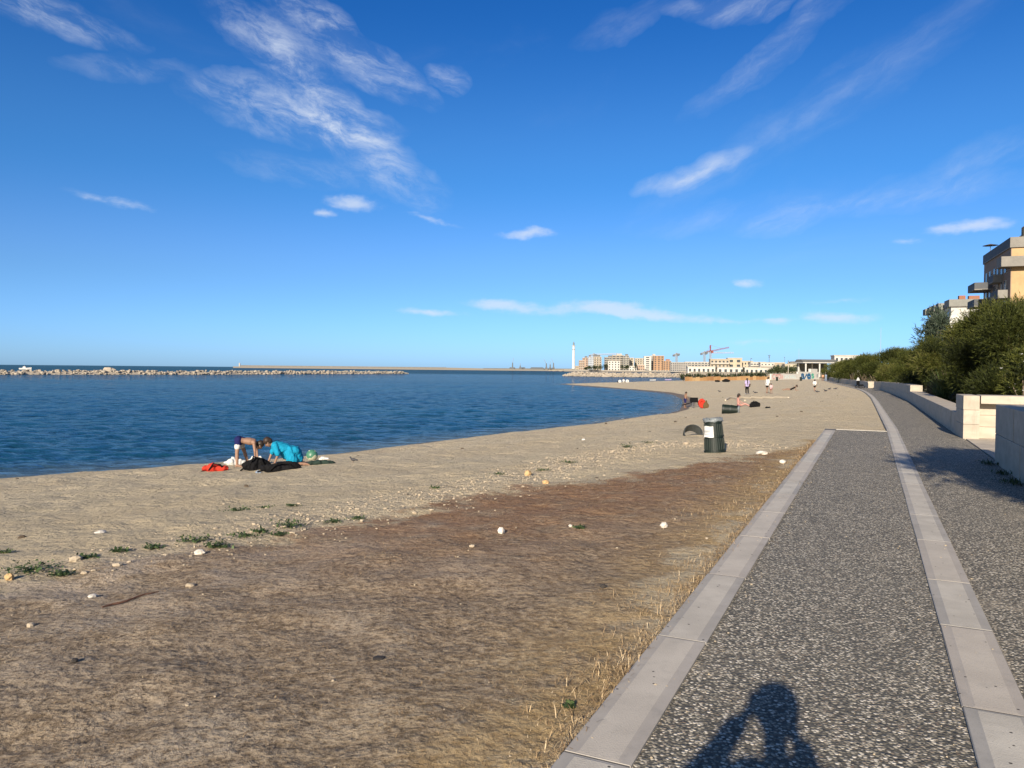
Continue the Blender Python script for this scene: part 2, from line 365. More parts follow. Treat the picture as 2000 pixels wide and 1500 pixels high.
# ---- beach and land: one sheet out to the horizon
def ground_material():
    t = NT('ground'); p = t.pos()
    gs, pb, rd, wt, st, so_ = t.attr('grass_sd'), t.attr('peb'), t.attr('red'), t.attr('wet'), t.attr('straw'), t.attr('soil')
    n1 = t.noise(p, 0.35, 4); n2 = t.noise(p, 2.2, 5, 0.6); n3 = t.noise(p, 14, 5, 0.65); n4 = t.noise(p, 90, 3, 0.6)
    sand = t.mix(t.rng(n2, .3, .7), (.54, .455, .305), (.635, .535, .37))
    sand = t.mix(t.rng(n1, .35, .7), sand, (.58, .475, .31))
    sand = t.mix(t.math('MULTIPLY', t.rng(n3, .60, .78), .55), sand, (.27, .215, .15))
    sand = t.mix(t.math('MULTIPLY', t.rng(n4, .58, .75), .45), sand, (.66, .56, .43))
    # dry trampled turf: grey earth with litter, redder dry plants, straw by the kerb
    turf = t.mix(t.rng(n3, .38, .62), (.225, .168, .108), (.46, .36, .245))
    turf = t.mix(t.math('MULTIPLY', t.rng(t.noise(p, 1.1, 4, .6), .48, .64), t.rng(n3, .3, .55)), turf, (.50, .41, .30))
    n5 = t.noise(p, 38, 3, .7); sdy = t.attr('sandy')
    turf = t.mix(t.math('MULTIPLY', sdy, t.rng(t.noise(p, 1.6, 5, .65), .40, .62)), turf, (.57, .475, .365))
    turf = t.mix(t.math('MULTIPLY', t.rng(n5, .53, .64), .75), turf, (.095, .068, .042)); turf = t.mix(t.math('MULTIPLY', t.rng(n5, .44, .34), .6), turf, (.60, .49, .36))
    red = t.mix(t.rng(n3, .3, .7), (.235, .128, .068), (.40, .245, .135))
    turf = t.mix(t.math('MULTIPLY', rd, t.rng(n2, .2, .6)), turf, red)
    straw = t.mix(t.rng(n3, .3, .7), (.36, .245, .11), (.56, .41, .21))
    turf = t.mix(t.math('MULTIPLY', st, t.rng(n2, .3, .6)), turf, straw)
    gm = t.rng(t.math('MULTIPLY_ADD', t.math('SUBTRACT', t.math('MULTIPLY_ADD', n3, .35, t.math('MULTIPLY', n2, .65)), .5), 3.0, t.math('MULTIPLY_ADD', t.math('SUBTRACT', n1, .5), 2.6, gs)), -.15, .30)
    col = t.mix(gm, sand, turf)
    peb = t.mix(t.rng(t.noise(p, 30, 3), .4, .6), (.42, .335, .23), (.64, .55, .41))
    pmk = t.math('MULTIPLY', t.rng(t.math('MULTIPLY_ADD', t.math('SUBTRACT', n2, .5), .9, pb), .75, .1), t.rng(t.noise(p, 16, 4), .42, .58))
    col = t.mix(t.math('MULTIPLY', pmk, .75), col, peb)
    soil = t.mix(t.rng(n3, .3, .7), (.10, .085, .05), (.20, .165, .10)); col = t.mix(so_, col, soil)
    wm = t.rng(t.math('MULTIPLY_ADD', t.math('SUBTRACT', n2, .5), .25, wt), .35, .65)
    col = t.mix(wm, col, (.165, .128, .088))
    rough = t.rng(wm, 0, 1, .92, .7)
    foot = t.voro(p, 1.7, 'Distance', 'SMOOTH_F1'); foot2 = t.voro(t.mapping(p, (1, 1, 1), (0, 0, .7), (3, 5, 0)), 3.4, 'Distance', 'SMOOTH_F1')
    h = t.math('MULTIPLY_ADD', foot, .30, t.math('MULTIPLY_ADD', foot2, .25, t.math('MULTIPLY', n3, .35)))
    h = t.math('MULTIPLY', h, t.rng(wm, 0, 1, 1, .08))
    b1 = t.bump(t.math('MULTIPLY_ADD', t.noise(p, 5.5, 3, .55), t.rng(wm, 0, 1, .5, .05), h), 1.0, .30); b2 = t.bump(t.math('MULTIPLY_ADD', n4, .5, t.noise(p, 260, 2)), .7, .012, b1)
    return t.fin(col, rough, b2, .25)
M_GROUND = ground_material()
ang = np.radians(np.concatenate([np.arange(-180, -46, 4), np.arange(-46, 46, .17), np.arange(46, 180.1, 4)])); ang[-1] = math.pi
V2, F2 = polar(geo(0.7, 14000, 1.0145), ang)
zz = hgt(V2); uu, vv = w2uv(V2[:, 0], V2[:, 1]); rr = np.hypot(V2[:, 0], V2[:, 1])
dwat = sd_poly(V2, COAST)
edge_ = np.where(uu < U_END, -1.14, vk(uu))
loose = np.clip((edge_ - vv) / 1.2, 0, 1) * np.clip(dwat / 2.0, 0, 1) * (rr < 260)
zz = zz + loose * ((vnoise(V2, .9, 1) - .5) * .07 + (vnoise(V2, 2.7, 2) - .5) * .05)
zz = np.where((vv > edge_ - .02) & (uu < 260) & (rr < 320), zp(uu) - .06, zz)
gsd = np.clip(sd_poly(V2, GPOLY), -5, 5)
attrs = dict(sandy=sstep(-2.6, -6.0, vv), grass_sd=gsd, peb=np.minimum(sd_line(V2, PEBL), 9) , red=np.exp(-(sd_line(V2, REDL) / 2.6) ** 2), wet=np.clip((1.35 - dwat * np.where(rr > 60, .70, 1.25)) / 1.2, 0, 1),
             straw=np.exp(-((-1.14 - vv) / .75) ** 2) * (vv < -1.1) * (uu < 24), soil=((vv > np.where(uu < 101, vw(uu), vw(uu)) + .3) & (uu > -60)).astype(float) * (rr < 420))
go = link('ground', np_mesh('ground', np.column_stack([V2, zz]), F2, M_GROUND, True, attrs)); tag(go, kind='structure')
# close the hole under the camera
m0 = MB(); m0.box((0, 0, -.4), (2.2, 2.2, .33)); tag(m0.build('ground_under_path', M_GROUND), kind='structure')

# ---- sea
def sea_material():
    t = NT('sea_water'); p = t.pos()
    q = t.mapping(p, (1.0, 1.0, 1), (0, 0, .3))
    q2 = t.mapping(q, (.50, 1.5, 1))
    n_f = t.noise(q2, 3.6, 4, .6, .3); n_m = t.noise(q2, 1.1, 4, .58, .3); n_l = t.noise(q2, .22, 3, .55, .3)
    b = t.bump(n_l, .35, .5); b = t.bump(n_m, .8, .26, b); b = t.bump(n_f, .8, .09, b)
    big = t.noise(t.mapping(p, (.35, 1.0, 1)), .035, 3, .5)
    shallow = t.attr('shallow')
    col = t.mix(t.rng(big, .35, .65), (.006, .042, .078), (.009, .058, .096))
    col = t.mix(shallow, col, (.070, .085, .075))
    t.t.nodes.remove(t.b)
    df = t.n('ShaderNodeBsdfDiffuse'); t.l(col, df.inputs[0]); t.l(b, df.inputs['Normal'])
    gl = t.n('ShaderNodeBsdfGlossy'); gl.inputs['Roughness'].default_value = .06; t.l(b, gl.inputs['Normal']); gl.inputs[0].default_value = (1, 1, 1, 1)
    fr = t.n('ShaderNodeFresnel'); fr.inputs['IOR'].default_value = 1.333; t.l(b, fr.inputs['Normal'])
    # wave shadowing keeps a rough sea from ever mirroring fully at low angles
    fac = t.math('MULTIPLY', t.rng(fr.outputs[0], .02, .45, .025, .385, False), t.rng(t.attr('open_sea'), 0, 1, 1.0, .42))
    mx = t.n('ShaderNodeMixShader'); t.l(fac, mx.inputs[0]); t.l(df.outputs[0], mx.inputs[1]); t.l(gl.outputs[0], mx.inputs[2])
    t.l(mx.outputs[0], t.out.inputs[0]); return t.m
M_SEA = sea_material()
sang = np.radians(np.concatenate([np.arange(-180, -48, 3), np.arange(-48, 20, .125), np.arange(20, 180.1, 4)])); sang[-1] = math.pi
V3, F3 = polar(np.concatenate([geo(9, 14.8, 1.02)[:-1], geo(15, 170, 1.0052)[:-1], geo(170, 16000, 1.022)]), sang)
r3 = np.hypot(V3[:, 0], V3[:, 1]); dw3 = -sd_poly(V3, COAST)
zs = np.zeros(len(V3)); wr = np.random.default_rng(3)
for lam, amp, n in ((5.2, .010, 4), (2.6, .010, 5), (1.5, .0095, 8), (.9, .0075, 10), (.55, .0048, 10)):
    for _ in range(n):
        th = wr.normal(math.radians(-72), .55); k = 2 * math.pi / (lam * wr.uniform(.75, 1.3)); ph = wr.uniform(0, 6.28)
        gate = .35 + 1.3 * vnoise(V3, .07 + .03 * wr.random(), int(wr.integers(1e6)))
        zs += amp * wr.uniform(.6, 1.2) * gate * np.sin(k * (V3[:, 0] * math.cos(th) + V3[:, 1] * math.sin(th)) + ph) * np.clip(1.4 - r3 * .0052 * 3.2 / lam, 0, 1)
zs *= np.clip((dw3 - .2) / 3.0, .12, 1)
zs += .035 * np.exp(-((dw3 - 1.1 - .5 * vnoise(V3, .25, 8)) / .35) ** 2) * np.clip(dw3, 0, 1) * vnoise(V3, .3, 9)
sh3 = np.clip(1 - dw3 / 3.5, 0, 1) ** 1.5
seaob = link('sea', np_mesh('sea', np.column_stack([V3, zs + SEA]), F3, M_SEA, True, dict(shallow=sh3, open_sea=sstep(300, 520, r3)))); tag(seaob, kind='structure')

# ---- thin lace of foam where the bay laps the sand
M_FOAM = pm('foam', (.34, .39, .43), .6, .1, 20)
def foam_strip():
    pts = [Vector((a, b, 0)) for a, b in COAST[12:24]]; P = []
    for i in range(len(pts) - 1):
        n = max(2, int((pts[i + 1] - pts[i]).length / .5))
        P += [pts[i].lerp(pts[i + 1], k / n) for k in range(n)]
    m = MB(); r = random.Random(4)
    for i in range(len(P) - 1):
        d = (P[i + 1] - P[i]).normalized(); nrm = Vector((-d.y, d.x, 0))
        if r.random() < .78: continue
        o0 = .18 + .22 * math.sin(i * .37) + r.uniform(-.1, .1); w = r.uniform(.02, .09) * (1.0 + (P[i].y / 90))
        for s_ in (0,):
            a = P[i] + nrm * o0; b = P[i + 1] + nrm * (o0 + r.uniform(-.05, .05))
            m.add([(a.x, a.y, SEA + .03), (b.x, b.y, SEA + .03), (b.x + nrm.x * w, b.y + nrm.y * w, SEA + .035), (a.x + nrm.x * w, a.y + nrm.y * w, SEA + .035)], [(0, 1, 2, 3)])
    return m
fo = foam_strip().build('foam', M_FOAM); tag(fo, 'thin broken line of white foam along the curved water edge', 'foam', kind='stuff')

# ---- promenade paving: exposed aggregate
def aggregate_material():
    t = NT('exposed_aggregate'); p = t.pos()
    c1 = t.voro(p, 64, 'Color'); d1 = t.voro(p, 64, 'Distance')
    sp = t.n('ShaderNodeSeparateColor'); t.l(c1, sp.inputs[0])
    stone = t.ramp(sp.outputs[0], [(0, (.050, .047, .037)), (.22, (.125, .115, .090)), (.5, (.26, .236, .183)), (.75, (.43, .388, .30)), (1, (.80, .73, .60))])
    stone = t.mix(t.math('MULTIPLY', t.rng(sp.outputs[1], .75, .95), .35), stone, (.33, .23, .16))
    cem = t.mix(t.rng(d1, .35, .75), stone, (.085, .080, .066))
    big = t.noise(p, .55, 4, .6); mid = t.noise(p, 5, 3)
    col = t.mix(t.math('MULTIPLY', t.rng(big, .35, .7), .22), cem, (.17, .158, .13))
    col = t.mix(t.math('MULTIPLY', t.rng(mid, .55, .75), .25), col, (.30, .255, .195))
    streak = t.noise(t.mapping(p, (.6, 9, 1), (0, 0, -.2)), 1.1, 3, .6)
    col = t.mix(t.math('MULTIPLY', t.rng(streak, .62, .74), .22), col, (.36, .34, .30)); stn = t.noise(p, 1.7, 5, .65, .5); col = t.mix(t.math('MULTIPLY', t.rng(stn, .56, .72), .45), col, (.075, .07, .06)); dr_ = t.noise(t.mapping(p, (1, 1, 1), (0, 0, 0), (7, 3, 0)), .9, 5, .7); col = t.mix(t.math('MULTIPLY', t.rng(dr_, .57, .75), .38), col, (.40, .345, .26))
    b = t.bump(t.math('SUBTRACT', 1.0, d1), .8, .007)
    return t.fin(col, .8, b, .3)
M_AGG = aggregate_material()
def strip(name, us, va, vb, dz, mat, nv=3):
    vs = []; n = nv + 1
    for u in us:
        a, b = float(va(u)), float(vb(u)); z = float(zp(u)) + dz
        for k in range(n):
            x, y = uv2w(u, a + (b - a) * k / nv); vs.append((x, y, z))
    fs = [(i * n + k, i * n + k + 1, (i + 1) * n + k + 1, (i + 1) * n + k) for i in range(len(us) - 1) for k in range(nv)]
    me = bpy.data.meshes.new(name); me.from_pydata(vs, [], fs); me.materials.append(mat); me.update()
    return tag(link(name, me), kind='structure')
KW = 0.285
strip('path', np.arange(-14, U_END + .01, .9225), lambda u: -1.13 + KW - .01, lambda u: .43, 0.0, M_AGG)
strip('pavement', np.concatenate([np.arange(-14, 60, 1.), np.arange(60, 101, 2.)]), lambda u: vk(u) + KW - .01, lambda u: vw(u) + .06, 0.0, M_AGG)
strip('pavement_far', np.arange(100.5, 232, 2.), lambda u: vk(u) + KW - .01, lambda u: vw(u) + .9, -0.004, M_AGG)

# ---- kerb stones, each cut to its own length
def kerb_mats():
    out = []
    for nm, c, bs in (('kerb_margin', (.32, .308, .285), .1), ('kerb_panel', (.455, .428, .372), .5)):
        t = NT(nm); p = t.pos(); o = t.n('ShaderNodeObjectInfo').outputs['Random']
        f = t.noise(p, 3.0, 4); g = t.noise(p, 120, 3, .6)
        col = t.mix(t.rng(f, .3, .7), tuple(x * .86 for x in c), tuple(x * 1.1 for x in c))
        col = t.mix(t.math('MULTIPLY', o, .5), col, (.44, .385, .325)); col = t.mix(t.math('MULTIPLY', t.rng(t.noise(p, 9, 5, .65), .5, .72), .4), col, tuple(x * .72 for x in c))
        col = t.mix(t.math('MULTIPLY', t.rng(g, .55, .7), .35), col, tuple(x * .6 for x in c))
        pit = t.voro(p, 11, 'Distance'); col = t.mix(t.rng(pit, .10, .06), col, (.06, .055, .05))
        b = t.bump(g, bs, .004); out.append(t.fin(col, .82, b, .25))
    return out
M_KERB = kerb_mats()
M_JOINT = pm('joint_mortar', (.115, .108, .098), .9)
def kerb_mesh(L, W=KW, H=.13):
    rings = []
    g = .006
    for ins, insL, z in ((0, 0, -H), (0, 0, -.003), (g, .002, 0), (.045, .008, 0), (.058, .018, .0014)):
        a, b = W / 2 - ins, L / 2 - insL
        rings.append([(-a, -b, z), (a, -b, z), (a, b, z), (-a, b, z)])
    m = MB()
    for i in range(4):
        m.add(rings[i] + rings[i + 1], [(k, (k + 1) % 4, 4 + (k + 1) % 4, 4 + k) for k in range(4)], 0)
    m.add(rings[4], [(0, 1, 2, 3)], 1)
    return m.mesh('kerb_stone', M_KERB)
KL = (1.30, 1.54, 1.16, 1.42)
KM = {l: kerb_mesh(l - .013) for l in KL}
def kerb(name, u0, u1, vfun, seed):
    k = empty(name, (0, 0, 0), kind='structure'); r = random.Random(seed); u = u0; 
    while u < u1 - .3:
        l = r.choice(KL)
        if u + l > u1 + .35: break
        um = u + l / 2; x, y = uv2w(um, float(vfun(um)) + KW / 2)
        xa, ya = uv2w(um - .5, float(vfun(um - .5))); xb, yb = uv2w(um + .5, float(vfun(um + .5)))
        o = link('kerb_stone', KM[l], k, (x, y, float(zp(um)) + .014 + r.uniform(-.001, .001)), -math.atan2(xb - xa, yb - ya) + r.uniform(-.003, .003)); u += l
    return u
strip('kerb_bed', np.arange(-12, U_END + .01, 1.745), lambda u: -1.128, lambda u: -1.132 + KW, .0125, M_JOINT, 1)
strip('kerb_bed_middle', np.concatenate([np.arange(-12, 60, 1.), np.arange(60, 206, 2.)]), lambda u: vk(u) + .002, lambda u: vk(u) + KW - .002, .0125, M_JOINT, 1)
ue = kerb('kerb_grass_side', -9.6, U_END, lambda u: -1.13, 1)
kerb('kerb_middle', -9.0, 205, lambda u: vk(u), 2)
m = MB(); x, y = uv2w(U_END + .03, (-1.13 + .42) / 2); m.box((x, y, -.1), (1.55, .10, .112), -PA); tag(m.build('path_end_edging', M_KERB[1]), kind='structure')

# ---- limestone walls of separate blocks
def stone_mat(name, c):
    t = NT(name); p = t.pos(); o = t.n('ShaderNodeObjectInfo').outputs['Random']
    f = t.noise(t.mapping(p, (1, 1, 2.2)), 2.4, 5, .6); g = t.noise(p, 45, 4, .6)
    col = t.mix(t.rng(f, .3, .72), tuple(x * .84 for x in c), tuple(min(1, x * 1.08) for x in c))
    col = t.mix(t.math('MULTIPLY', o, .28), col, tuple(x * y for x, y in zip(c, (.86, .80, .72))))
    st = t.noise(t.mapping(p, (3, 3, .5)), 1.6, 5, .7); col = t.mix(t.math('MULTIPLY', t.rng(st, .54, .74), .5), col, tuple(x * .55 for x in c))
    col = t.mix(t.math('MULTIPLY', t.rng(g, .6, .72), .3), col, tuple(x * .7 for x in c))
    return t.fin(col, .8, t.bump(g, .35, .006), .25)
M_LIME = stone_mat('limestone', (.43, .38, .31)); M_MORT = pm('mortar', (.33, .30, .26), .9)
_bm = {}
def block_mesh(l, w, h, mat=None):
    key = (round(l, 3), round(w, 3), round(h, 3))
    if key in _bm: return _bm[key]
    m = MB(); a, b = l / 2, w / 2; c = .008
    R = [[(-a + i, -b + i, z), (a - i, -b + i, z), (a - i, b - i, z), (-a + i, b - i, z)] for i, z in ((c, 0), (0, c), (0, h - c), (c, h))]
    for i in range(3): m.add(R[i] + R[i + 1], [(k, (k + 1) % 4, 4 + (k + 1) % 4, 4 + k) for k in range(4)])
    m.add(R[0], [(3, 2, 1, 0)]); m.add(R[3], [(0, 1, 2, 3)])
    _bm[key] = m.mesh('stone_block', M_LIME); return _bm[key]
def wall_run(parent, p0, p1, th, h, courses, bl=1.2, seed=0, cope=0.0, zb0=0.0, zb1=None):
    """blocks between two ground points (left face on the line); th to the right of the direction"""
    zb1 = zb0 if zb1 is None else zb1
    p0 = Vector((*p0, 0)); p1 = Vector((*p1, 0)); d = p1 - p0; L = d.length; d.normalize(); nr = Vector((d.y, -d.x, 0)); rz = math.atan2(d.y, d.x)
    r = random.Random(seed); n = max(1, round(L / bl)); l = L / n; hc = (h - cope) / courses
    mid = (p0 + p1) / 2 + nr * th / 2
    core = MB(); core.box((0, 0, -.15), (L - .04, th - .04, h - .03 + .15), 0)
    o = core.build('mortar_core', M_MORT, parent, (mid.x, mid.y, (zb0 + zb1) / 2), rz)
    def put(s0, s1, w, z, hh, over=0.0):
        c = p0 + d * ((s0 + s1) / 2) + nr * (th / 2); zb = zb0 + (zb1 - zb0) * ((s0 + s1) / 2 / L)
        j = r.uniform(-.003, .003)
        link('stone_block', block_mesh(s1 - s0 - .005, w + 2 * over, hh - .004), parent, (c.x + nr.x * j, c.y + nr.y * j, zb + z), rz)
    for k in range(courses):
        z0 = k * hc - (.10 if k == 0 else 0); hh = hc + (.10 if k == 0 else 0)
        if k % 2 == 0 or n == 1:
            for i in range(n): put(i * l, (i + 1) * l, th, z0, hh)
        else:
            put(0, l * .5, th, z0, hh)
            for i in range(n - 1): put((i + .5) * l, (i + 1.5) * l, th, z0, hh)
            put(L - l * .5, L, th, z0, hh)
    if cope:
        for i in range(n): put(i * l, (i + 1) * l, th, h - cope, cope, .015)
w = empty('stone_wall', (*uv2w(16, 2.2), 0), label='pale limestone wall nearest the camera at the right edge, its seaward face in shade', cat='wall')
def wpar(e):   # keep world placement for the children
    e.location = (0, 0, 0); return e
wpar(w); wall_run(w, uv2w(3.4, 2.02), uv2w(16.0, 2.04), .46, 1.05, 2, 1.25, 1)
w = wpar(empty('stone_wall', label='square pillar end and long capped return wall in sunlit cream limestone', cat='wall'))
wall_run(w, uv2w(21.45, 2.06), uv2w(22.9, 2.03), .34, 1.06, 3, 1.45, 2)
wall_run(w, uv2w(22.35, 2.42), uv2w(22.35, 11.5), .55, .86, 3, 1.3, 3)
m = MB()
for i in range(7):
    x, y = uv2w(21.92, 2.42 + 1.3 * i + .65); link('coping_stone', block_mesh(1.294, .94, .2), w, (x, y, .862), -PA)
w = wpar(empty('low_wall', label='long low bench wall of limestone curving away beside the promenade', cat='wall'))
us = np.linspace(22.92, 47, 7)
for a, b in zip(us[:-1], us[1:]): wall_run(w, uv2w(a, float(vw(a))), uv2w(b, float(vw(b))), .62, .58, 1, 1.33, int(a))
w = wpar(empty('stone_wall', label='higher limestone wall further along, with a sunlit square end by spiky grass', cat='wall'))
us = np.linspace(47.02, 101, 10)
for a, b in zip(us[:-1], us[1:]): wall_run(w, uv2w(a, float(vw(a))), uv2w(b, float(vw(b))), .6, .95, 2, 1.5, int(a), 0, float(zp(a)) - .02, float(zp(b)) - .02)
w = wpar(empty('stone_wall', label='distant limestone wall with bright end block where the promenade bends', cat='wall'))
wall_run(w, uv2w(112, -.30), uv2w(112, 1.7), .5, .9, 2, 1.0, 5, 0, -.5)
us = np.linspace(112.5, 226, 14)
for a, b in zip(us[:-1], us[1:]): wall_run(w, uv2w(a, float(vw(a))), uv2w(b, float(vw(b))), .5, .85, 1, 2.2, int(a), 0, float(zp(a)) - .02)
# sandy slabs in the opening behind the near wall
M_SLAB = pm('sandy_slab', (.40, .35, .27), .85, .2, 2.5, .3, 40, .006)
sl = empty('opening_paving', kind='structure')
for i in range(4):
    for j in range(3):
        x, y = uv2w(16.6 + 1.5 * i, 2.75 + 1.25 * j); link('paving_slab', _bm.setdefault(('slab',), None) or block_mesh(1.244, 1.494, .08), sl, (x, y, -.075), -PA)

# ------------------------------------------------------------------ dry grass
def leaf_material(name, stops, rough=.7, trans=0.0):
    t = NT(name); a = t.attr('tint'); c = t.ramp(a, stops)
    m = t.fin(c, rough, None, .25)
    if trans:
        tr = t.n('ShaderNodeBsdfTranslucent'); t.l(c, tr.inputs[0]); mx = t.n('ShaderNodeMixShader'); mx.inputs[0].default_value = trans
        t.l(t.b.outputs[0], mx.inputs[1]); t.l(tr.outputs[0], mx.inputs[2]); t.l(mx.outputs[0], t.out.inputs[0])
    return m
def blades(base, length, width, head, lift, tint, rg):
    """bent grass blades: 5 vertices, 3 faces as triangles each. base (n,3)"""
    n = len(base); dx = np.stack([np.cos(head), np.sin(head), np.zeros(n)], 1); up = np.array([0, 0, 1.0])
    sd_ = np.stack([-np.sin(head), np.cos(head), np.zeros(n)], 1)
    l1 = (length * .55)[:, None]; l2 = (length * .45)[:, None]; a1 = lift[:, None]; a2 = (lift - .55)[:, None]
    mid = base + dx * np.cos(a1) * l1 + up * np.sin(a1) * l1
    tip = mid + dx * np.cos(a2) * l2 + up * np.sin(a2) * l2
    tip[:, 2] = np.maximum(tip[:, 2], base[:, 2] + .002)
    w = (width / 2)[:, None]
    V = np.stack([base - sd_ * w, base + sd_ * w, mid - sd_ * w * .8, mid + sd_ * w * .8, tip], 1).reshape(-1, 3)
    o = (np.arange(n) * 5)[:, None]
    F = np.concatenate([o + np.array([0, 1, 3]), o + np.array([0, 3, 2]), o + np.array([2, 3, 4])], 1).reshape(-1, 3)
    return V, F, np.repeat(tint, 5)
M_DRY = leaf_material('dry_grass', [(0, (.10, .060, .032)), (.3, (.22, .142, .075)), (.6, (.38, .270, .150)), (.85, (.54, .41, .245)), (1, (.64, .52, .34))], .8, .15)
def in_grass(n, x0, x1, y0, y1, rg):
    P = np.column_stack([rg.uniform(x0, x1, n), rg.uniform(y0, y1, n)])
    return P[inside(P, GPOLY)]
gr = np.random.default_rng(11); VV = []; FF = []; TT = []; nb = 0
def add_blades(P, lmin, lmax, wmin, wmax, tm, ts, up=.5):
    global nb
    n = len(P); u, v = w2uv(P[:, 0], P[:, 1]); z = hgt(P) + (vnoise(P, .9, 1) - .5) * .07 * np.clip((-1.14 - v) / 1.2, 0, 1) + (vnoise(P, 2.7, 2) - .5) * .05 * np.clip((-1.14 - v) / 1.2, 0, 1) - .004
    red = np.exp(-(sd_line(P, REDL) / 2.6) ** 2); st = np.exp(-((-1.14 - v) / .6) ** 2)
    tint = np.clip(gr.normal(tm, ts, n) - .20 * red * (1 - st) + .16 * st, 0, 1)
    L = gr.uniform(lmin, lmax, n) * (1 + .2 * st)
    V, F, T = blades(np.column_stack([P, z]), L, gr.uniform(wmin, wmax, n), gr.uniform(0, 6.283, n), gr.normal(up, .16 if up < .3 else .35, n), tint, gr)
    VV.append(V); FF.append(F + nb); TT.append(T); nb += len(V)
def thin(P, f): return P[gr.random(len(P)) < f]
for (x0, x1, y0, y1, dens, lm, lx, wm, wx) in ((-3.5, 3, 2.2, 6.0, 8200, .014, .045, .0018, .0034), (-7, 5, 6.0, 10.5, 3000, .02, .06, .0030, .0050), (-9, 8, 10.5, 21, 900, .04, .10, .0055, .009)):
    n = int((x1 - x0) * (y1 - y0) * dens); P = in_grass(n, x0, x1, y0, y1, gr)
    patch = vnoise(P, 1.1, 21) * .5 + vnoise(P, 3.1, 22) * .3 + vnoise(P, 7.3, 23) * .2; u, v = w2uv(P[:, 0], P[:, 1])
    keep = np.clip((patch - .40 + .040 * (v + 6)) * 3.4, .05, 1); P = P[gr.random(len(P)) < keep]
    k_ = gr.random(len(P)) < .78
    add_blades(P[k_], lm, lx, wm, wx, .42, .26, .10); add_blades(P[~k_], lm * .7, lx * .5, wm, wx, .40, .25, .6)
# straw tufts by the kerb and a few in the open
for px, py, r, n in ((1215, 1300, .22, 420), (1245, 1255, .2, 300), (1300, 1190, .3, 420), (1330, 1150, .25, 300), (1390, 1000, .5, 700), (1420, 1040, .3, 260), (1500, 945, .35, 260), (1480, 960, .3, 240), (1160, 1340, .2, 200), (1360, 1100, .25, 260), (1120, 1420, .2, 200), (1440, 985, .3, 260)):
    c = onz(px, py, -.03); q = np.column_stack([gr.normal(c.x, r * .6, n), gr.normal(c.y, r * .6, n)]); q = q[inside(q, GPOLY)]
    q = q[:int(len(q) * .55)]; add_blades(q, .03, .085, .0025, .005, .52, .2, .75)
# straw leaning over the kerb edge
n = 5200; ku = gr.uniform(1.5, 19, n) ; kv = -1.15 + np.abs(gr.normal(0, .035, n)) * (gr.random(n) < .35) - np.abs(gr.normal(0, .05, n)); kx, ky = uv2w(ku, kv)
V, F, T = blades(np.column_stack([kx, ky, np.where(kv > -1.13, .016, -.01)]), gr.uniform(.02, .07, n) * (1 + .02 * ku), gr.uniform(.0018, .0035, n) * (1 + .05 * ku), gr.uniform(0, 6.283, n), gr.normal(.35, .35, n), np.clip(gr.normal(.5, .2, n), 0, 1), gr); VV.append(V); FF.append(F + nb); TT.append(T); nb += len(V)
dgo = link('dry_grass', np_mesh('dry_grass', np.concatenate(VV), np.concatenate(FF), M_DRY, False, dict(tint=np.concatenate(TT))))
tag(dgo, 'short dry brown grass over the sandy ground left of the path', 'grass', kind='stuff')

# ------------------------------------------------------------------ pebbles and single stones
M_STONE = stone_mat('field_stone', (.40, .335, .245)); M_WHITE = stone_mat('white_stone', (.60, .56, .49)); M_OCHRE = stone_mat('ochre_stone', (.50, .34, .17)); M_DARK = pm('dark_debris', (.035, .03, .026), .8)
def stone_template(seed, nu=6, nv=4):
    m = MB(); r = random.Random(seed); m.ball((0, 0, .25), (.5, .42, .3), 0, nu, nv, .22, r); return np.array(m.v), m.f
def tri(fs):
    o = []
    for f in fs:
        for i in range(1, len(f) - 1): o.append((f[0], f[i], f[i + 1]))
    return np.array(o)
def scatter_mesh(name, P, S, rg, mat, tmpl, sink=.25):
    Vs = []; Fs = []; k = 0
    for i in range(len(P)):
        tv, tf = tmpl[i % len(tmpl)]; a = rg.uniform(0, 6.28); s = S[i]; c, q = math.cos(a), math.sin(a)
        v = tv * s * np.array([rg.uniform(.8, 1.3), rg.uniform(.7, 1.1), rg.uniform(.6, 1.1)]); v = np.column_stack([v[:, 0] * c - v[:, 1] * q, v[:, 0] * q + v[:, 1] * c, v[:, 2] - sink * s * .3]) + P[i]
        Vs.append(v); Fs.append(tf + k); k += len(v)
    return np_mesh(name, np.concatenate(Vs), np.concatenate(Fs), mat, False)
def gz(P):
    u, v = w2uv(P[:, 0], P[:, 1]); e = np.where(u < U_END, -1.14, vk(u)); lo = np.clip((e - v) / 1.2, 0, 1) * np.clip(sd_poly(P, COAST) / 2.0, 0, 1)
    return hgt(P) + lo * ((vnoise(P, .9, 1) - .5) * .07 + (vnoise(P, 2.7, 2) - .5) * .05)
TM = []
for s in range(6):
    v_, f_ = stone_template(s); TM.append((v_, tri(f_)))
sr = np.random.default_rng(5); Q = []; S = []
seg = np.linalg.norm(np.diff(PEBL, axis=0), axis=1); cum = np.concatenate([[0], np.cumsum(seg)])
for _ in range(4600):
    s = sr.uniform(0, cum[-1]); i = min(np.searchsorted(cum, s) - 1, len(seg) - 1); i = max(i, 0); f = (s - cum[i]) / seg[i]
    p = PEBL[i] * (1 - f) + PEBL[i + 1] * f; w_ = .28 if i < 2 else .5
    if i < 2 and sr.random() < .75: continue
    Q.append(p + sr.normal(0, w_, 2)); S.append(min(.045, .010 + sr.exponential(.0075)) * (1 + .022 * np.hypot(*p)))
for _ in range(900):
    p = np.array([sr.uniform(-12, 8), sr.uniform(3, 40)]); 
    if sd_poly(p[None], COAST)[0] < 1.5: continue
    Q.append(p); S.append(.009 + sr.exponential(.007))
for p in in_grass(900, -6, 6, 2.5, 15, sr):
    Q.append(p); S.append(.006 + sr.exponential(.005))
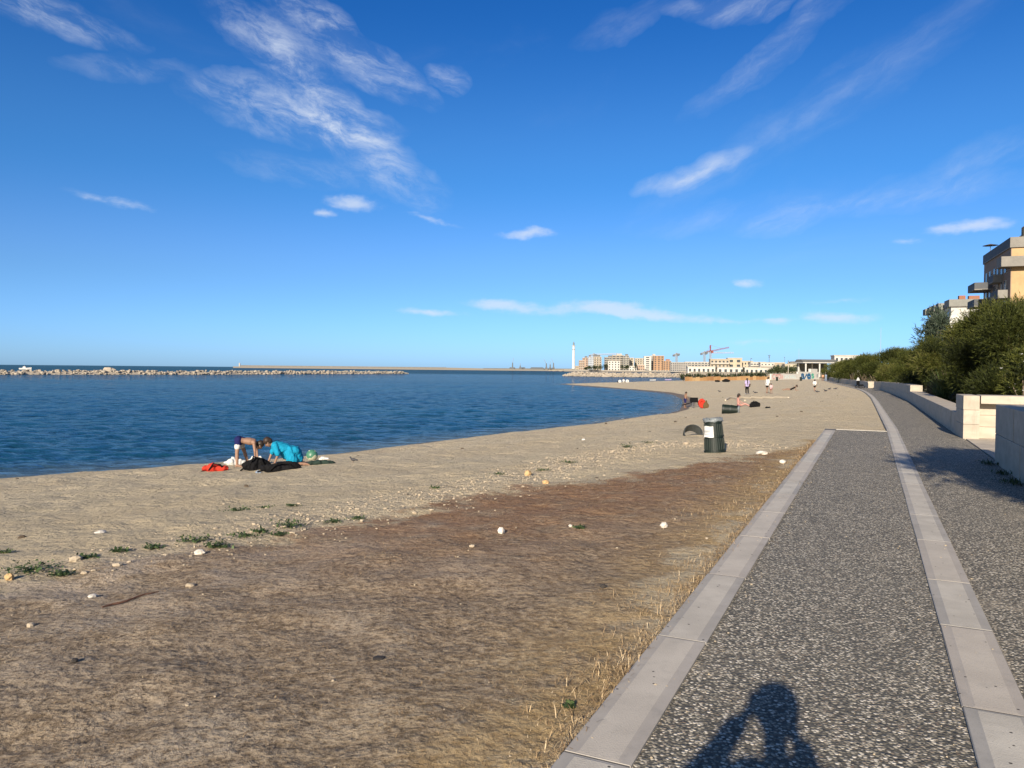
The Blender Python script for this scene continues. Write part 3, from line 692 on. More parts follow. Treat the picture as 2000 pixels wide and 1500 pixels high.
Q = np.array(Q); u_, v_ = w2uv(Q[:, 0], Q[:, 1]); k_ = v_ < np.where(u_ < U_END, -1.25, vk(u_) - .1); Q = Q[k_]; S = np.array(S)[k_]
pb_ = link('pebbles', scatter_mesh('pebbles', np.column_stack([Q, gz(Q)]), S, sr, M_STONE, TM)); tag(pb_, 'band of pale pebbles between the sand and the dry grass', 'pebbles', kind='stuff')
# grit and crumbs blown over the paving
gq = np.random.default_rng(91); gu = gq.uniform(2.2, 22, 700); gv = np.where(gq.random(700) < .5, gq.uniform(-1.1, 1.9, 700), np.where(gq.random(700) < .6, -.84 + np.abs(gq.normal(0, .12, 700)), .40 - np.abs(gq.normal(0, .1, 700)))); gx, gy_ = uv2w(gu, gv)
go_ = link('path_grit', scatter_mesh('path_grit', np.column_stack([gx, gy_, np.where((gv < -.85) | ((gv > .42) & (gv < .70)), .015, .001)]), .004 + gq.exponential(.004, 700), gq, M_STONE, TM, .2)); tag(go_, 'loose grit and sand crumbs scattered on the paving', 'grit', kind='stuff')
def one_stone(px, py, w_px, mat, label, seed, hh=1.0, name='stone', cat='stone'):
    p = gp(px, py); D = p.y; s = w_px / FPX * D; m = MB(); r = random.Random(seed)
    m.ball((0, 0, .22 * s * hh), (.5 * s, .42 * s, .34 * s * hh), 0, 9, 6, .16, r)
    P = np.array([[p.x, p.y]]); o = m.build(name, mat, None, (p.x, p.y, float(gz(P)[0]) - .02 * s), r.uniform(0, 6)); return tag(o, label, cat)
for i, (px, py, w_, mt, lb, hh) in enumerate([
    (979, 1041, 15, M_WHITE, 'small white stone with a notched top left of the middle of the brown grass', 1.5), (1296, 1030, 17, M_WHITE, 'rounded white stone lying in brown grass nearest the kerb', 1.1),
    (1114, 1031, 9, M_WHITE, 'tiny white pebble just left of a green tuft in the brown grass', 1), (922, 1074, 14, M_STONE, 'flat pale stone in the grass below the notched white one', .6),
    (390, 1085, 22, M_WHITE, 'bright white stone under the green weeds on the left', .8), (18, 1134, 18, M_OCHRE, 'ochre stone at the far left edge below green weeds', 1.3),
    (148, 1099, 26, M_STONE, 'cream stone among weeds on the left sand edge', .8), (60, 1222, 18, M_STONE, 'lone cream stone in grey turf near the left edge', .7),
    (1031, 927, 16, M_OCHRE, 'orange rounded stone on the pebble band', 1.3), (1066, 946, 14, M_OCHRE, 'smaller orange stone below the rounded orange one', 1.0),
    (372, 1140, 20, M_STONE, 'flat beige stone in the grey turf left of centre', .6), (180, 1162, 18, M_WHITE, 'small white stone in dark turf on the left', .6),
    (196, 1041, 22, M_WHITE, 'flat white stone alone on the left sand', .5), (1528, 905, 14, M_WHITE, 'white stone in red-brown turf beside the far kerb', .9),
    (1488, 885, 26, M_WHITE, 'flat white stone slab right of the standing bin foot', .5), (1340, 866, 14, M_STONE, 'pale stone on the sand left of the standing bin', .7),
    (810, 1000, 12, M_STONE, 'pale stone on the pebble fringe near centre', .8), (230, 1110, 20, M_STONE, 'pale flat stone touching the middle left weeds', .6),
    (165, 1121, 16, M_STONE, 'grey-cream stone in the litter left of the white stones', .6), (1140, 860, 9, M_WHITE, 'small white stone on smooth sand near the water', .7)]):
    one_stone(px, py, w_, mt, lb, 40 + i, hh)
one_stone(1178, 1151, 12, M_DARK, 'small black lump of litter in the brown grass by the kerb', 80, 1.2, 'debris', 'debris')
one_stone(740, 1281, 26, M_DARK, 'flat dark scrap lying in the foreground grass', 81, .3, 'debris', 'debris')
one_stone(146, 1296, 16, M_DARK, 'dark clod in the grey foreground turf on the left', 82, .8, 'debris', 'debris')

# thin dead stem lying in the turf
m = MB(); a, b = gp(200, 1188), gp(312, 1161); pts = []
for k in range(8):
    f = k / 7; q = a.lerp(b, f); P = np.array([[q.x, q.y]]); pts.append((q.x, q.y + .02 * math.sin(k * 1.7), float(gz(P)[0]) + .012))
m.tube(pts, [.006, .008, .008, .007, .007, .006, .005, .003], 6); tag(m.build('dead_stem', pm('dead_stem', (.09, .045, .03), .8)), 'thin dark dead stem lying across the grey turf', 'twig')

# ------------------------------------------------------------------ green weeds along the sand edge
M_WEED = leaf_material('weed_leaf', [(0, (.022, .040, .015)), (.5, (.050, .085, .030)), (.85, (.095, .135, .050)), (1, (.16, .17, .07))], .6, .2)
def weed(px, py, w_px, h_px, label, seed, name='weed', n=None, stems=False):
    p = gp(px, py); D = p.y; s = w_px / FPX * D / 2 * .9; h = h_px / FPX * D * .62; rg = np.random.default_rng(seed); n = n or int(40 + 1.3 * w_px)
    e = empty(name, (p.x, p.y, float(gz(np.array([[p.x, p.y]]))[0])), 0, label, 'weed', 'green weeds along the sand edge')
    q = np.column_stack([rg.normal(0, s * .55, n), rg.normal(0, s * .42, n), np.abs(rg.normal(0, h * .35, n))])
    V, F, T = blades(q, rg.uniform(.5, 1.1, n) * max(.035, h * .6), rg.uniform(.012, .028, n), rg.uniform(0, 6.28, n), rg.normal(.6, .4, n), np.clip(rg.normal(.5, .25, n), 0, 1), rg)
    link('leaves', np_mesh('leaves', V, F, M_WEED, False, dict(tint=T)), e)
    m = MB(); r = random.Random(seed)
    for _ in range(7):
        a = r.uniform(0, 6.28); m.tube([(0, 0, 0), (math.cos(a) * s * .4, math.sin(a) * s * .35, h * .25), (math.cos(a) * s * .8, math.sin(a) * s * .6, h * .4)], [.004, .003, .002], 5)
    m.build('stems', pm('weed_stem', (.07, .08, .035), .7), e)
for i, (px, py, w_, h_, lb) in enumerate([
    (60, 1118, 110, 22, 'widest dark green weed mat at the left edge of the sand'), (8, 1082, 34, 14, 'green weed cut by the left edge of the view'), (172, 1094, 44, 12, 'green weed right beside the cream stone on the left'),
    (120, 1122, 50, 16, 'green weed between the wide mat and the cream stone'), (232, 1082, 36, 13, 'small green weed third from the left edge'), (300, 1074, 38, 16, 'green weed with yellowish tips left of the branching weed'),
    (380, 1062, 70, 20, 'long green weed above the bright white stone'), (425, 1072, 44, 24, 'dark branching weed just right of the bright white stone'), (475, 1050, 54, 14, 'low green weed between the branching weed and the tallest one'),
    (508, 1043, 34, 16, 'small bushy weed left of the tallest weed'), (565, 1030, 62, 26, 'tallest green weed on the sand edge left of centre'), (545, 1048, 30, 12, 'tiny weed under the tallest weed'),
    (470, 997, 60, 9, 'brown-green mat of weed alone on the left sand'), (520, 988, 28, 8, 'small olive mat beside the lone weed mat'), (570, 990, 26, 6, 'thin olive tuft right of the weed mats'),
    (650, 1018, 40, 12, 'sparse weed right of the tallest weed'), (700, 1010, 34, 9, 'faint weed at the start of the pebble band'),
    (1225, 874, 30, 12, 'green weed on the pebbles left of the broken bin'), (1110, 905, 36, 9, 'low weed on the middle of the pebble band'), (975, 927, 26, 10, 'green weed by the orange stone'),
    (1060, 918, 28, 8, 'weed tuft right of the orange stone'), (1265, 868, 26, 7, 'thin weed nearest the broken bin'), (1133, 1036, 22, 9, 'single bright green tuft in the brown grass'), (1112, 1383, 20, 10, 'bright green weed in the foreground grass near the kerb'),
    (850, 952, 24, 7, 'thin weed at the left end of the pebbles')]):
    weed(px, py, w_, h_, lb, 100 + i)

# ------------------------------------------------------------------ tamarisk shrubs
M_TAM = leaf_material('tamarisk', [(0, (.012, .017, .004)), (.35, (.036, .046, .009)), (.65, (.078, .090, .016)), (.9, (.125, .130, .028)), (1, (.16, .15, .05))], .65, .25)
M_OLIVE = leaf_material('grey_leaf', [(0, (.020, .032, .022)), (.5, (.052, .075, .050)), (1, (.13, .155, .115))], .6, .2)
M_BARK = pm('bark', (.13, .10, .072), .9, .3, 8, .6, 30, .02)
def crown_mesh(lumps, n, rg, nl, nw, plume, mat, droop=.0, per=9):
    """sprays of needle leaves through the volume of the lumps (x, y, z, rx, ry, rz)"""
    L = np.array(lumps); wgt = (L[:, 3] * L[:, 4] * L[:, 5]) ** (2 / 3); idx = rg.choice(len(L), n, p=wgt / wgt.sum())
    d = rg.normal(size=(n, 3)); d[:, 2] = d[:, 2] * .8 + .25; d /= np.linalg.norm(d, axis=1)[:, None]
    rad = rg.random(n) ** .38; c = L[idx, :3] + d * rad[:, None] * L[idx, 3:6]
    dr = d * .7 + rg.normal(0, .38, (n, 3)); dr[:, 2] += plume; dr /= np.linalg.norm(dr, axis=1)[:, None]
    k = per; s = rg.uniform(0, 1, (n, k)); ln = rg.uniform(.6, 1.3, n)[:, None] * nl * 2.4
    base = c[:, None, :] + dr[:, None, :] * (s * ln)[:, :, None]; base[:, :, 2] -= droop * (s * ln) ** 2
    nd = dr[:, None, :] + rg.normal(0, .42, (n, k, 3)); nd /= np.linalg.norm(nd, axis=2)[:, :, None]
    sdv = np.cross(nd, rg.normal(size=(n, k, 3))); sdv /= np.linalg.norm(sdv, axis=2)[:, :, None] + 1e-9
    nlen = rg.uniform(.6, 1.2, (n, k, 1)) * nl; w_ = nw * rg.uniform(.6, 1.3, (n, k, 1))
    V = np.stack([base - sdv * w_ / 2, base + sdv * w_ / 2, base + nd * nlen], 2).reshape(-1, 3)
    F = np.arange(len(V)).reshape(-1, 3)
    clump = rg.normal(0, .2, len(L))[idx]
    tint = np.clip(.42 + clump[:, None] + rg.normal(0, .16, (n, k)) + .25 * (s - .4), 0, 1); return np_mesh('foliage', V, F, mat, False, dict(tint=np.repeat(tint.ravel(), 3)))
def shrub(name, label, cat, px, D, height, wid, seed, n, nl=.16, nw=.022, mat=None, z0=None, group=None, plume=.45, xy=None, low=.12, deep=None, lean=0, tall=.5, nlump=None):
    if xy is None:
        q = at(px, 728, D); x, y = q.x, q.y
    else: x, y = xy
    zb = hz(x, y) if z0 is None else z0; rg = np.random.default_rng(seed); r = random.Random(seed)
    e = empty(name, (x, y, zb), 0, label, cat, group); deep = deep or wid * .8
    lumps = []; m = MB(); nlump = nlump or 13
    for i in range(nlump):
        a = r.uniform(0, 6.28); q = math.sqrt(r.random()); f = r.uniform(low, .86) if i > 3 else r.uniform(.6, .84)
        bulge = math.sin(min(1, f * 1.15) * math.pi) ** .5 if f < .87 else .4
        cx_, cy_ = math.cos(a) * q * wid / 2 * bulge * .85 + lean * f, math.sin(a) * q * deep / 2 * bulge * .85; cz_ = height * f
        s = r.uniform(.55, 1.0); lumps.append((cx_, cy_, cz_, wid * .205 * s, deep * .21 * s, height * .16 * s * (1.5 if i < 4 else 1)))
        st = (r.uniform(-.12, .12) * wid, r.uniform(-.1, .1) * deep, 0)
        md = (cx_ * .45 + r.uniform(-.1, .1), cy_ * .45, cz_ * .5); r0 = .055 * height / 3.5
        m.tube([st, md, (cx_, cy_, cz_)], [r0 * r.uniform(.7, 1.4), r0 * .7, r0 * .25], 6)
    m.build('trunk', M_BARK, e, smooth=True)
    link('crown', crown_mesh(lumps, n, rg, nl, nw, plume, mat or M_TAM), e); return e
G_T = 'tamarisk shrubs behind the promenade walls'
for i, (lb, px, D, h_, w_, n_, nl_, nw_, pl_) in enumerate([
    ('big dark green shrub at the right edge under the orange apartment block', 1988, 28, 4.35, 4.4, 9000, 0.15, 0.022, 0.45),
    ('bushy green shrub behind the sunlit pillar wall, left of the biggest shrub', 1940, 31, 4.25, 3.8, 8000, 0.15, 0.022, 0.45),
    ('dark shrub whose top touches the ochre balconies', 1897, 36, 4.0, 3.9, 7000, 0.16, 0.024, 0.45),
    ('shrub leaning toward the long low bench wall', 1862, 43, 4.0, 4.0, 6000, 0.17, 0.026, 0.45),
    ('shrub right of the sunlit end of the higher wall, below the grey-leaved tree', 1826, 51, 3.6, 4.2, 5000, 0.18, 0.028, 0.45),
    ('low shrub in the dip of the row left of the grey-leaved tree', 1793, 64, 3.7, 4.4, 4400, 0.2, 0.03, 0.6),
    ('shrub just right of the wispy plumed shrub', 1772, 77, 3.6, 4.6, 4000, 0.22, 0.033, 0.6),
    ('wispy shrub with tall upright plumes in the middle of the row', 1748, 95, 4.9, 5.4, 4600, 0.25, 0.038, 1.0),
    ('second plumed shrub, left of the tallest plumes', 1714, 108, 5.2, 5.8, 4600, 0.27, 0.04, 0.9),
    ('shrub in the row right of the white flat roof', 1689, 126, 4.7, 6.0, 3800, 0.28, 0.045, 0.7),
    ('shrub in the row below the white flat roof', 1667, 146, 4.2, 6.2, 3400, 0.3, 0.05, 0.5),
    ('shrub near the far end of the row', 1650, 165, 4.2, 6.4, 3000, 0.32, 0.055, 0.5),
    ('farthest shrub of the row, beside the open pavilion', 1634, 185, 4.0, 6.4, 2600, 0.34, 0.06, 0.5)]):
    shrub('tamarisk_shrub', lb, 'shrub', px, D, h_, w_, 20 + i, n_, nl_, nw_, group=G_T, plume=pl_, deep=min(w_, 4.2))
shrub('grey_leaved_tree', 'thin grey-green leafy tree in front of the white apartment block', 'tree', 1822, 45, 5.5, 2.6, 4, 900, .2, .05, M_OLIVE, plume=.7, low=.35)
# flowering oleander just inside the right edge
ol = shrub('oleander_bush', 'oleander with white blossoms at the right edge behind the wall', 'bush', 2012, 23.5, 2.5, 1.5, 14, 1500, .13, .03, M_TAM, plume=.4)
m = MB(); r = random.Random(5)
for _ in range(70):
    a = r.uniform(0, 6.28); q = r.uniform(.4, 1.0); c = (math.cos(a) * q * .85, math.sin(a) * q * .8, r.uniform(.9, 2.3))
    for k in range(4):
        t = r.uniform(0, 6.28); m.add([c, (c[0] + .05 * math.cos(t), c[1] + .05 * math.sin(t), c[2] + .02), (c[0] + .05 * math.cos(t + .9), c[1] + .05 * math.sin(t + .9), c[2] + .03)], [(0, 1, 2)])
m.build('blossoms', pm('blossom', (.75, .74, .68), .7, .1), ol)
# the tree beyond the right edge whose crown shades the pavement
x, y = uv2w(2.9, 3.15); shrub('shade_tree', 'tree outside the right edge, shading the pavement by the near wall', 'tree', 0, 0, 6.4, 3.2, 15, 2600, .18, .05, M_OLIVE, 0, None, .4, (x, y), .62, 3.0, 0, .5, 12)
# spiky grass at the wall end
def spiky(px, py, w_px, h_px, label, seed, D=None):
    p = gp(px, py); D = p.y; s = w_px / FPX * D / 2; h = h_px / FPX * D; rg = np.random.default_rng(seed); n = 260
    hd = rg.uniform(0, 6.28, n); q = np.column_stack([np.cos(hd) * rg.uniform(0, .15, n), np.sin(hd) * rg.uniform(0, .15, n), np.zeros(n)])
    V, F, T = blades(q, rg.uniform(.6, 1.1, n) * h * 1.15, np.full(n, .035), hd, rg.normal(1.15, .25, n), np.clip(rg.normal(.75, .2, n), 0, 1), rg)
    return tag(link('spiky_grass', np_mesh('spiky_grass', V, F, M_WEED, False, dict(tint=T)), None, (p.x, p.y, p.z)), label, 'grass tuft')
x, y = uv2w(43.5, 3.3); o = spiky(1815, 775, 44, 32, 'pale spiky grass clump beside the sunlit end of the higher wall', 3); o.location = (x, y, 0)
o.scale = (1.2, 1.2, 1.5)
# weeds at the foot of the near wall
for i, (u, s, lb) in enumerate([(15.6, 1.0, 'dark weed at the far corner of the near shaded wall'), (14.2, .8, 'small weed in the middle of the near wall foot'), (13.0, 1.3, 'wider weed at the near wall foot close to the right edge')]):
    x, y = uv2w(u, 1.9); rg = np.random.default_rng(60 + i); n = 120; q = np.column_stack([rg.normal(0, .06 * s, n), rg.normal(0, .12 * s, n), np.abs(rg.normal(0, .02, n))])
    V, F, T = blades(q, rg.uniform(.03, .09, n) * s, np.full(n, .012), rg.uniform(0, 6.28, n), rg.normal(.8, .4, n), np.clip(rg.normal(.35, .25, n), 0, 1), rg)
    e = empty('weed', (x, y, .002), 0, lb, 'weed', 'weeds at the foot of the near wall'); link('leaves', np_mesh('leaves', V, F, M_WEED, False, dict(tint=T)), e)

# ------------------------------------------------------------------ breakwater and groyne
M_ROCK = stone_mat('breakwater_rock', (.36, .315, .255)); M_ROCKD = stone_mat('dark_rock', (.20, .18, .155))
def rock_mesh(seed, mat):
    m = MB(); r = random.Random(seed); m.ball((0, 0, 0), (.62, .5, .42), 0, 7, 5, .2, r); return m.mesh('rock', mat)
RM = [rock_mesh(s, M_ROCK) for s in range(5)] + [rock_mesh(9, M_ROCKD)]
def rubble(name, label, line, n_small, n_big, top, half, size, seed):
    e = empty(name, (0, 0, 0), 0, label, 'breakwater'); r = random.Random(seed); rg = np.random.default_rng(seed)
    L = [Vector((a, b, 0)) for a, b in line]; seg = [(L[i + 1] - L[i]).length for i in range(len(L) - 1)]; tot = sum(seg)
    def along(s):
        i = 0
        while i < len(seg) - 1 and s > seg[i]: s -= seg[i]; i += 1
        d = (L[i + 1] - L[i]).normalized(); return L[i] + d * s, Vector((-d.y, d.x, 0))
    core = MB(); N = 60; vs = []
    for k in range(N + 1):
        p, nr = along(tot * k / N * .999); hh = top * .62 * min(1, (N - k) / 3 + .15)
        for q, z in ((-half * 1.1, SEA - .6), (-half * .4, SEA + hh), (half * .4, SEA + hh), (half * 1.1, SEA - .6)): vs.append((p.x + nr.x * q, p.y + nr.y * q, z))
    core.add(vs, [(k * 4 + j, k * 4 + j + 1, k * 4 + 5 + j, k * 4 + 4 + j) for k in range(N) for j in range(3)]); core.build('rubble_core', M_ROCK, e)
    Q = []; S = []
    for _ in range(n_small):
        s = r.uniform(0, tot * .998); p, nr = along(s); q = r.uniform(-1, 1); fe = min(1, (tot - s) / 6 + .3)
        Q.append((p.x + nr.x * q * half, p.y + nr.y * q * half, SEA + top * fe * (1 - abs(q) ** 1.3) * r.uniform(.5, 1.0) - .15)); S.append(size * r.uniform(.6, 1.2))
    o = link('rubble', scatter_mesh('rubble', np.array(Q), np.array(S), rg, M_ROCK, TM, 0), e); o['kind'] = 'stuff'
    for i in range(n_big):
        s = tot * (i + r.random()) / n_big * .995; p, nr = along(s); q = r.uniform(-.95, .55); sz = size * r.uniform(.9, 1.7); fe = min(1, (tot - s) / 6 + .3)
        side = -1 if (nr.y > 0) else 1
        b = link('rock', RM[r.choice((0, 1, 2, 3, 4, 0, 1, 2, 5))], e, (p.x + nr.x * q * half * side * -1 if False else p.x + nr.x * q * half, p.y + nr.y * q * half, SEA + top * fe * (1 - abs(q) ** 1.4) * r.uniform(.7, .95)))
        b.rotation_euler = (r.uniform(-.4, .4), r.uniform(-.4, .4), r.uniform(0, 6.28)); b.scale = (sz * r.uniform(.8, 1.3), sz, sz * r.uniform(.7, 1.1))
    return e, along, tot
bw, al, tot = rubble('breakwater', 'long low breakwater of pale boulders across the bay on the left', [(-240, 170), (-185, 196), (-150, 221), (-109, 270), (-55, 392)], 2300, 230, 1.4, 2.4, .85, 3)
p = at(213, 725, 246); b = link('rock', RM[2], bw, (p.x, p.y, SEA + 1.3)); b.scale = (3.4, 2.4, 2.6)
rubble('groyne', 'short groyne of pale rocks beyond the sand spit', [(92, 345), (75, 331), (58, 322), (40, 322), (25, 345)], 1500, 130, 1.8, 3.4, 1.0, 5)

# ------------------------------------------------------------------ harbour mole and far shore
M_CONC = pm('weathered_concrete', (.165, .155, .14), .85, .2, .3); M_PALE = pm('pale_concrete', (.38, .355, .31), .85, .15, .2); M_GLASS = pm('dark_glass', (.035, .045, .055), .25, .2, .5, spec=.5)
mo = empty('harbour_mole', (0, 0, 0), 0, 'low grey harbour mole stretching along the sea horizon', 'mole')
def bar_px(nm, mat, x0, y0, x1, y1, D0, D1, th=6, base=SEA - .5):
    a = at(x0, y0, D0); b = at(x1, y1, D1); d = Vector((b.x - a.x, b.y - a.y, 0)); L = d.length; d.normalize(); nr = Vector((-d.y, d.x, 0)) * th
    m = MB(); v = []
    for q, t in ((a, 0), (b, 0)):
        for o in (Vector((0, 0, 0)), nr): v += [(q.x + o.x, q.y + o.y, base), (q.x + o.x, q.y + o.y, q.z)]
    m.add(v, [(0, 1, 5, 4), (2, 6, 7, 3), (1, 3, 7, 5), (0, 2, 3, 1), (4, 5, 7, 6)]); return m.build(nm, mat, mo)
bar_px('wall', M_CONC, 470, 713.2, 870, 717.3, 1900, 1800); bar_px('wall', M_ROCKD, 868, 717.8, 945, 719.6, 1795, 1780); bar_px('wall', M_CONC, 944, 719.0, 1125, 720.0, 1780, 1500)
bar_px('quay', M_ROCKD, 455, 715.6, 1120, 722.3, 1890, 1480, 4)
m = MB(); q = at(468, 712, 1899); m.box((q.x, q.y, 0), (3, 3, q.z + 2.5)); m.ball((q.x, q.y, q.z + 2.5), (1.6, 1.6, 2)); m.build('beacon', M_PALE, mo)
sw = empty('sea_wall', (0, 0, 0), 0, 'dark promenade wall along the city shore', 'wall')
a, b = at(1128, 725.4, 1205), at(1345, 726.9, 1150); m = MB(); d = (b - a); mid = (a + b) / 2; m.box((mid.x, mid.y, SEA - .5), (d.length * 1.25, 3, 2.6), math.atan2(d.y, d.x)); m.build('wall', M_ROCKD, sw)
m = MB(); m.box((mid.x, mid.y + 2.5, SEA + 2.1), (d.length * 1.25, 1, .7), math.atan2(d.y, d.x)); m.build('parapet', M_PALE, sw)

# ------------------------------------------------------------------ lighthouse
D = 1700; q = at(1120, 718, D); zt = at(1119, 667, D).z; lh = empty('lighthouse', (q.x, q.y, 0), 0, 'tall white lighthouse with a small grey lantern above the city shore', 'lighthouse'); hh = zt
M_LH = pm('lighthouse_white', (.55, .54, .51), .6, .05, .2)
m = MB(); m.lathe([(4.2, 0), (4.0, hh * .06), (3.2, hh * .10), (2.5, hh * .80), (2.6, hh * .82), (3.4, hh * .83), (3.4, hh * .845), (0.01, hh * .85)], 8); m.build('tower', M_LH, lh)
m = MB(); m.lathe([(3.8, hh * .85), (3.8, hh * .865), (3.7, hh * .865), (3.7, hh * .85)], 12); m.lathe([(3.1, hh * .72), (3.5, hh * .725), (3.5, hh * .735), (2.6, hh * .74)], 12); m.build('gallery', M_PALE, lh)
m = MB(); m.lathe([(1.9, hh * .85), (1.9, hh * .925), (2.3, hh * .93), (1.2, hh * .975), (.25, hh * .985), (.2, hh * 1.02), (.01, hh * 1.03)], 10); m.build('lantern', pm('lantern_grey', (.16, .20, .20), .5), lh)

# ------------------------------------------------------------------ buildings of the city shore
_wm = {}
def win_mesh(w, h, mat):
    k = (round(w, 2), round(h, 2), mat.name)
    if k not in _wm: mm = MB(); mm.box((0, 0, 0), (w, .24, h)); _wm[k] = mm.mesh('window', mat)
    return _wm[k]
def far_building(label, x0, x1, ytop, D, col, floors, cols, style='win', ybase=724, deep=14, roof=None, side=0.0, name='apartment_building', rot=0.0, band=None, cat='building'):
    a, b = at(x0, ytop, D), at(x1, ytop, D); W = b.x - a.x; H = (a.z + b.z) / 2 - (-.5); zb = -.5
    rz = -math.atan2((a.x + b.x) / 2, D) * .6 + rot
    e = empty(name, ((a.x + b.x) / 2, D, zb), rz, label, cat)
    wm = pm('wall_%d_%d_%d' % tuple(int(c * 100) for c in col), col, .85, .12, .15)
    m = MB(); m.box((0, deep / 2, 0), (W, deep, H)); m.build('wall', wm, e)
    fh = H / (floors + .35)
    m = MB(); m.box((0, deep / 2, H), (W + .5, deep + .5, .45)); m.build('cornice', band or M_PALE, e)
    if roof: m = MB(); m.box((W * .12, deep * .5, H + .45), (W * .45, deep * .5, fh * .75)); m.build('roof_house', roof, e)
    bm_ = band or M_PALE
    for f in range(floors):
        z = fh * (f + .55)
        if style in ('band', 'both'):
            m2 = ('bal', round(W, 2), bm_.name)
            if m2 not in _wm: mm = MB(); mm.box((0, 0, 0), (W * .96, 1.3, 1.0)); _wm[m2] = mm.mesh('balcony', bm_)
            link('balcony', _wm[m2], e, (0, -.65, z - fh * .25))
        for c in range(cols):
            w_ = W / cols * (.8 if style == 'band' else .46)
            link('window', win_mesh(w_, fh * .5, M_GLASS), e, ((c + .5) * W / cols - W / 2, -.06, z))
    return e
brick = (.30, .19, .115); gy = (.26, .245, .225); cream = (.40, .345, .255); wht = (.47, .45, .41); pink = (.34, .25, .19); tan = (.33, .28, .21)  # brick is greyed in its colour to stand in for distance haze
M_DKBAND = pm('dark_band', (.13, .13, .12), .8); M_TERRA = pm('terracotta', (.26, .12, .075), .85)
FB = [('low tan houses right of the lighthouse', 1124, 1136, 715, 1400, tan, 2, 4, 'win', None), ('small pinkish stepped block nearest the lighthouse', 1131, 1142, 704, 1330, pink, 4, 3, 'both', None), ('pinkish block with dark flat roof behind the stepped block', 1138, 1149, 699, 1380, pink, 6, 2, 'win', M_DKBAND),
    ('blue-grey glazed block on the left of the skyline', 1149, 1160, 697, 1300, (.34, .38, .43), 7, 4, 'win', None), ('tan block with dark roof structures left of the white villa', 1160, 1175, 697, 1290, tan, 6, 3, 'both', M_DKBAND),
    ('grey-brown terraced block behind the white villa', 1181, 1199, 698, 1340, gy, 6, 4, 'band', M_DKBAND), ('white villa with arched openings in front of the terraces', 1188, 1211, 705, 1250, wht, 4, 4, 'win', None),
    ('wide beige block with dark balcony bands', 1196, 1218, 694, 1320, tan, 7, 3, 'band', M_PALE), ('dark grey-green block with stacked balconies', 1217, 1229, 695, 1270, (.20, .20, .18), 7, 2, 'both', M_DKBAND),
    ('narrow cream tower in the middle of the skyline', 1230, 1238, 699, 1300, cream, 6, 1, 'win', None), ('cream block right of the narrow tower', 1240, 1259, 700, 1330, cream, 6, 4, 'both', None),
    ('low white house with a curved front at the shore', 1229, 1244, 715, 1220, wht, 2, 3, 'win', None), ('low pinkish house left of the bright white tower', 1244, 1259, 713, 1230, pink, 2, 4, 'win', None),
    ('bright white tower left of the brick block', 1258, 1272, 696, 1260, wht, 7, 1, 'win', None), ('white block with dark balcony bands touching the brick block', 1270, 1282, 695, 1290, wht, 7, 1, 'band', M_PALE),
    ('tall orange brick apartment block', 1277, 1297, 695, 1230, brick, 7, 3, 'win', None), ('lower orange brick block with a dark red roof', 1295, 1311, 705, 1200, brick, 5, 3, 'win', M_TERRA),
    ('long grey block with three rows of windows', 1310, 1346, 708, 1150, gy, 4, 9, 'win', None), ('grey block with dark stair towers behind the white hall', 1338, 1388, 707, 1180, (.42, .40, .37), 4, 8, 'band', None)]
for lb, x0, x1, yt, D, col, fl, co, sty, rf in FB: far_building(lb, x0, x1, yt, D, col, fl, co, sty, roof=rf)
FB2 = [('long white hall behind the reed fence on the left', 1344, 1396, 717, 420, wht, 1, 6, 'win'), ('beige three-storey block under the red crane', 1388, 1424, 702, 520, tan, 3, 5, 'both'), ('cream block with a flat dark roof right of the crane', 1422, 1449, 700, 530, cream, 3, 2, 'win'),
    ('white wall-like hall in the middle behind the fence', 1402, 1454, 718, 415, wht, 1, 5, 'win'), ('pale stepped house right of the cream block', 1448, 1470, 706, 540, cream, 3, 4, 'win'), ('white low house with awnings right of the lamp post', 1466, 1494, 708, 500, wht, 3, 5, 'band'),
    ('white terrace house by the tall power mast', 1486, 1512, 709, 470, wht, 3, 4, 'both'), ('white low garden building left of the graffiti wall', 1456, 1508, 719, 400, wht, 1, 6, 'win'), ('small pale house behind the dark hedge', 1508, 1532, 709, 480, tan, 2, 3, 'win'),
    ('cream hall with a dark curved roof', 1534, 1566, 712, 430, cream, 1, 4, 'win'), ('white flat-roofed building above the tamarisk row', 1632, 1684, 695.5, 330, wht, 3, 6, 'win')]
for lb, x0, x1, yt, D, col, fl, co, sty in FB2: far_building(lb, x0, x1, yt, D, col, fl, co, sty, deep=10, name='low_building')
# dark curved roof on the cream hall
a, b = at(1543, 706, 432), at(1560, 706, 432); m = MB(); n = 10; W = b.x - a.x; v = []
for k in range(n + 1):
    t = math.pi * k / n; v += [(-math.cos(t) * W / 2, 0, math.sin(t) * 1.7), (-math.cos(t) * W / 2, 8, math.sin(t) * 1.7)]
m.add(v, [(2 * k, 2 * k + 1, 2 * k + 3, 2 * k + 2) for k in range(n)] + [tuple(range(0, 2 * n + 1, 2))]); z0 = at(1550, 711.5, 432).z
par = [o for o in C.objects if o.get('label') == 'cream hall with a dark curved roof'][0]; o = m.build('curved_roof', M_DKBAND, par); o.location = (0, 0, z0 + .5)

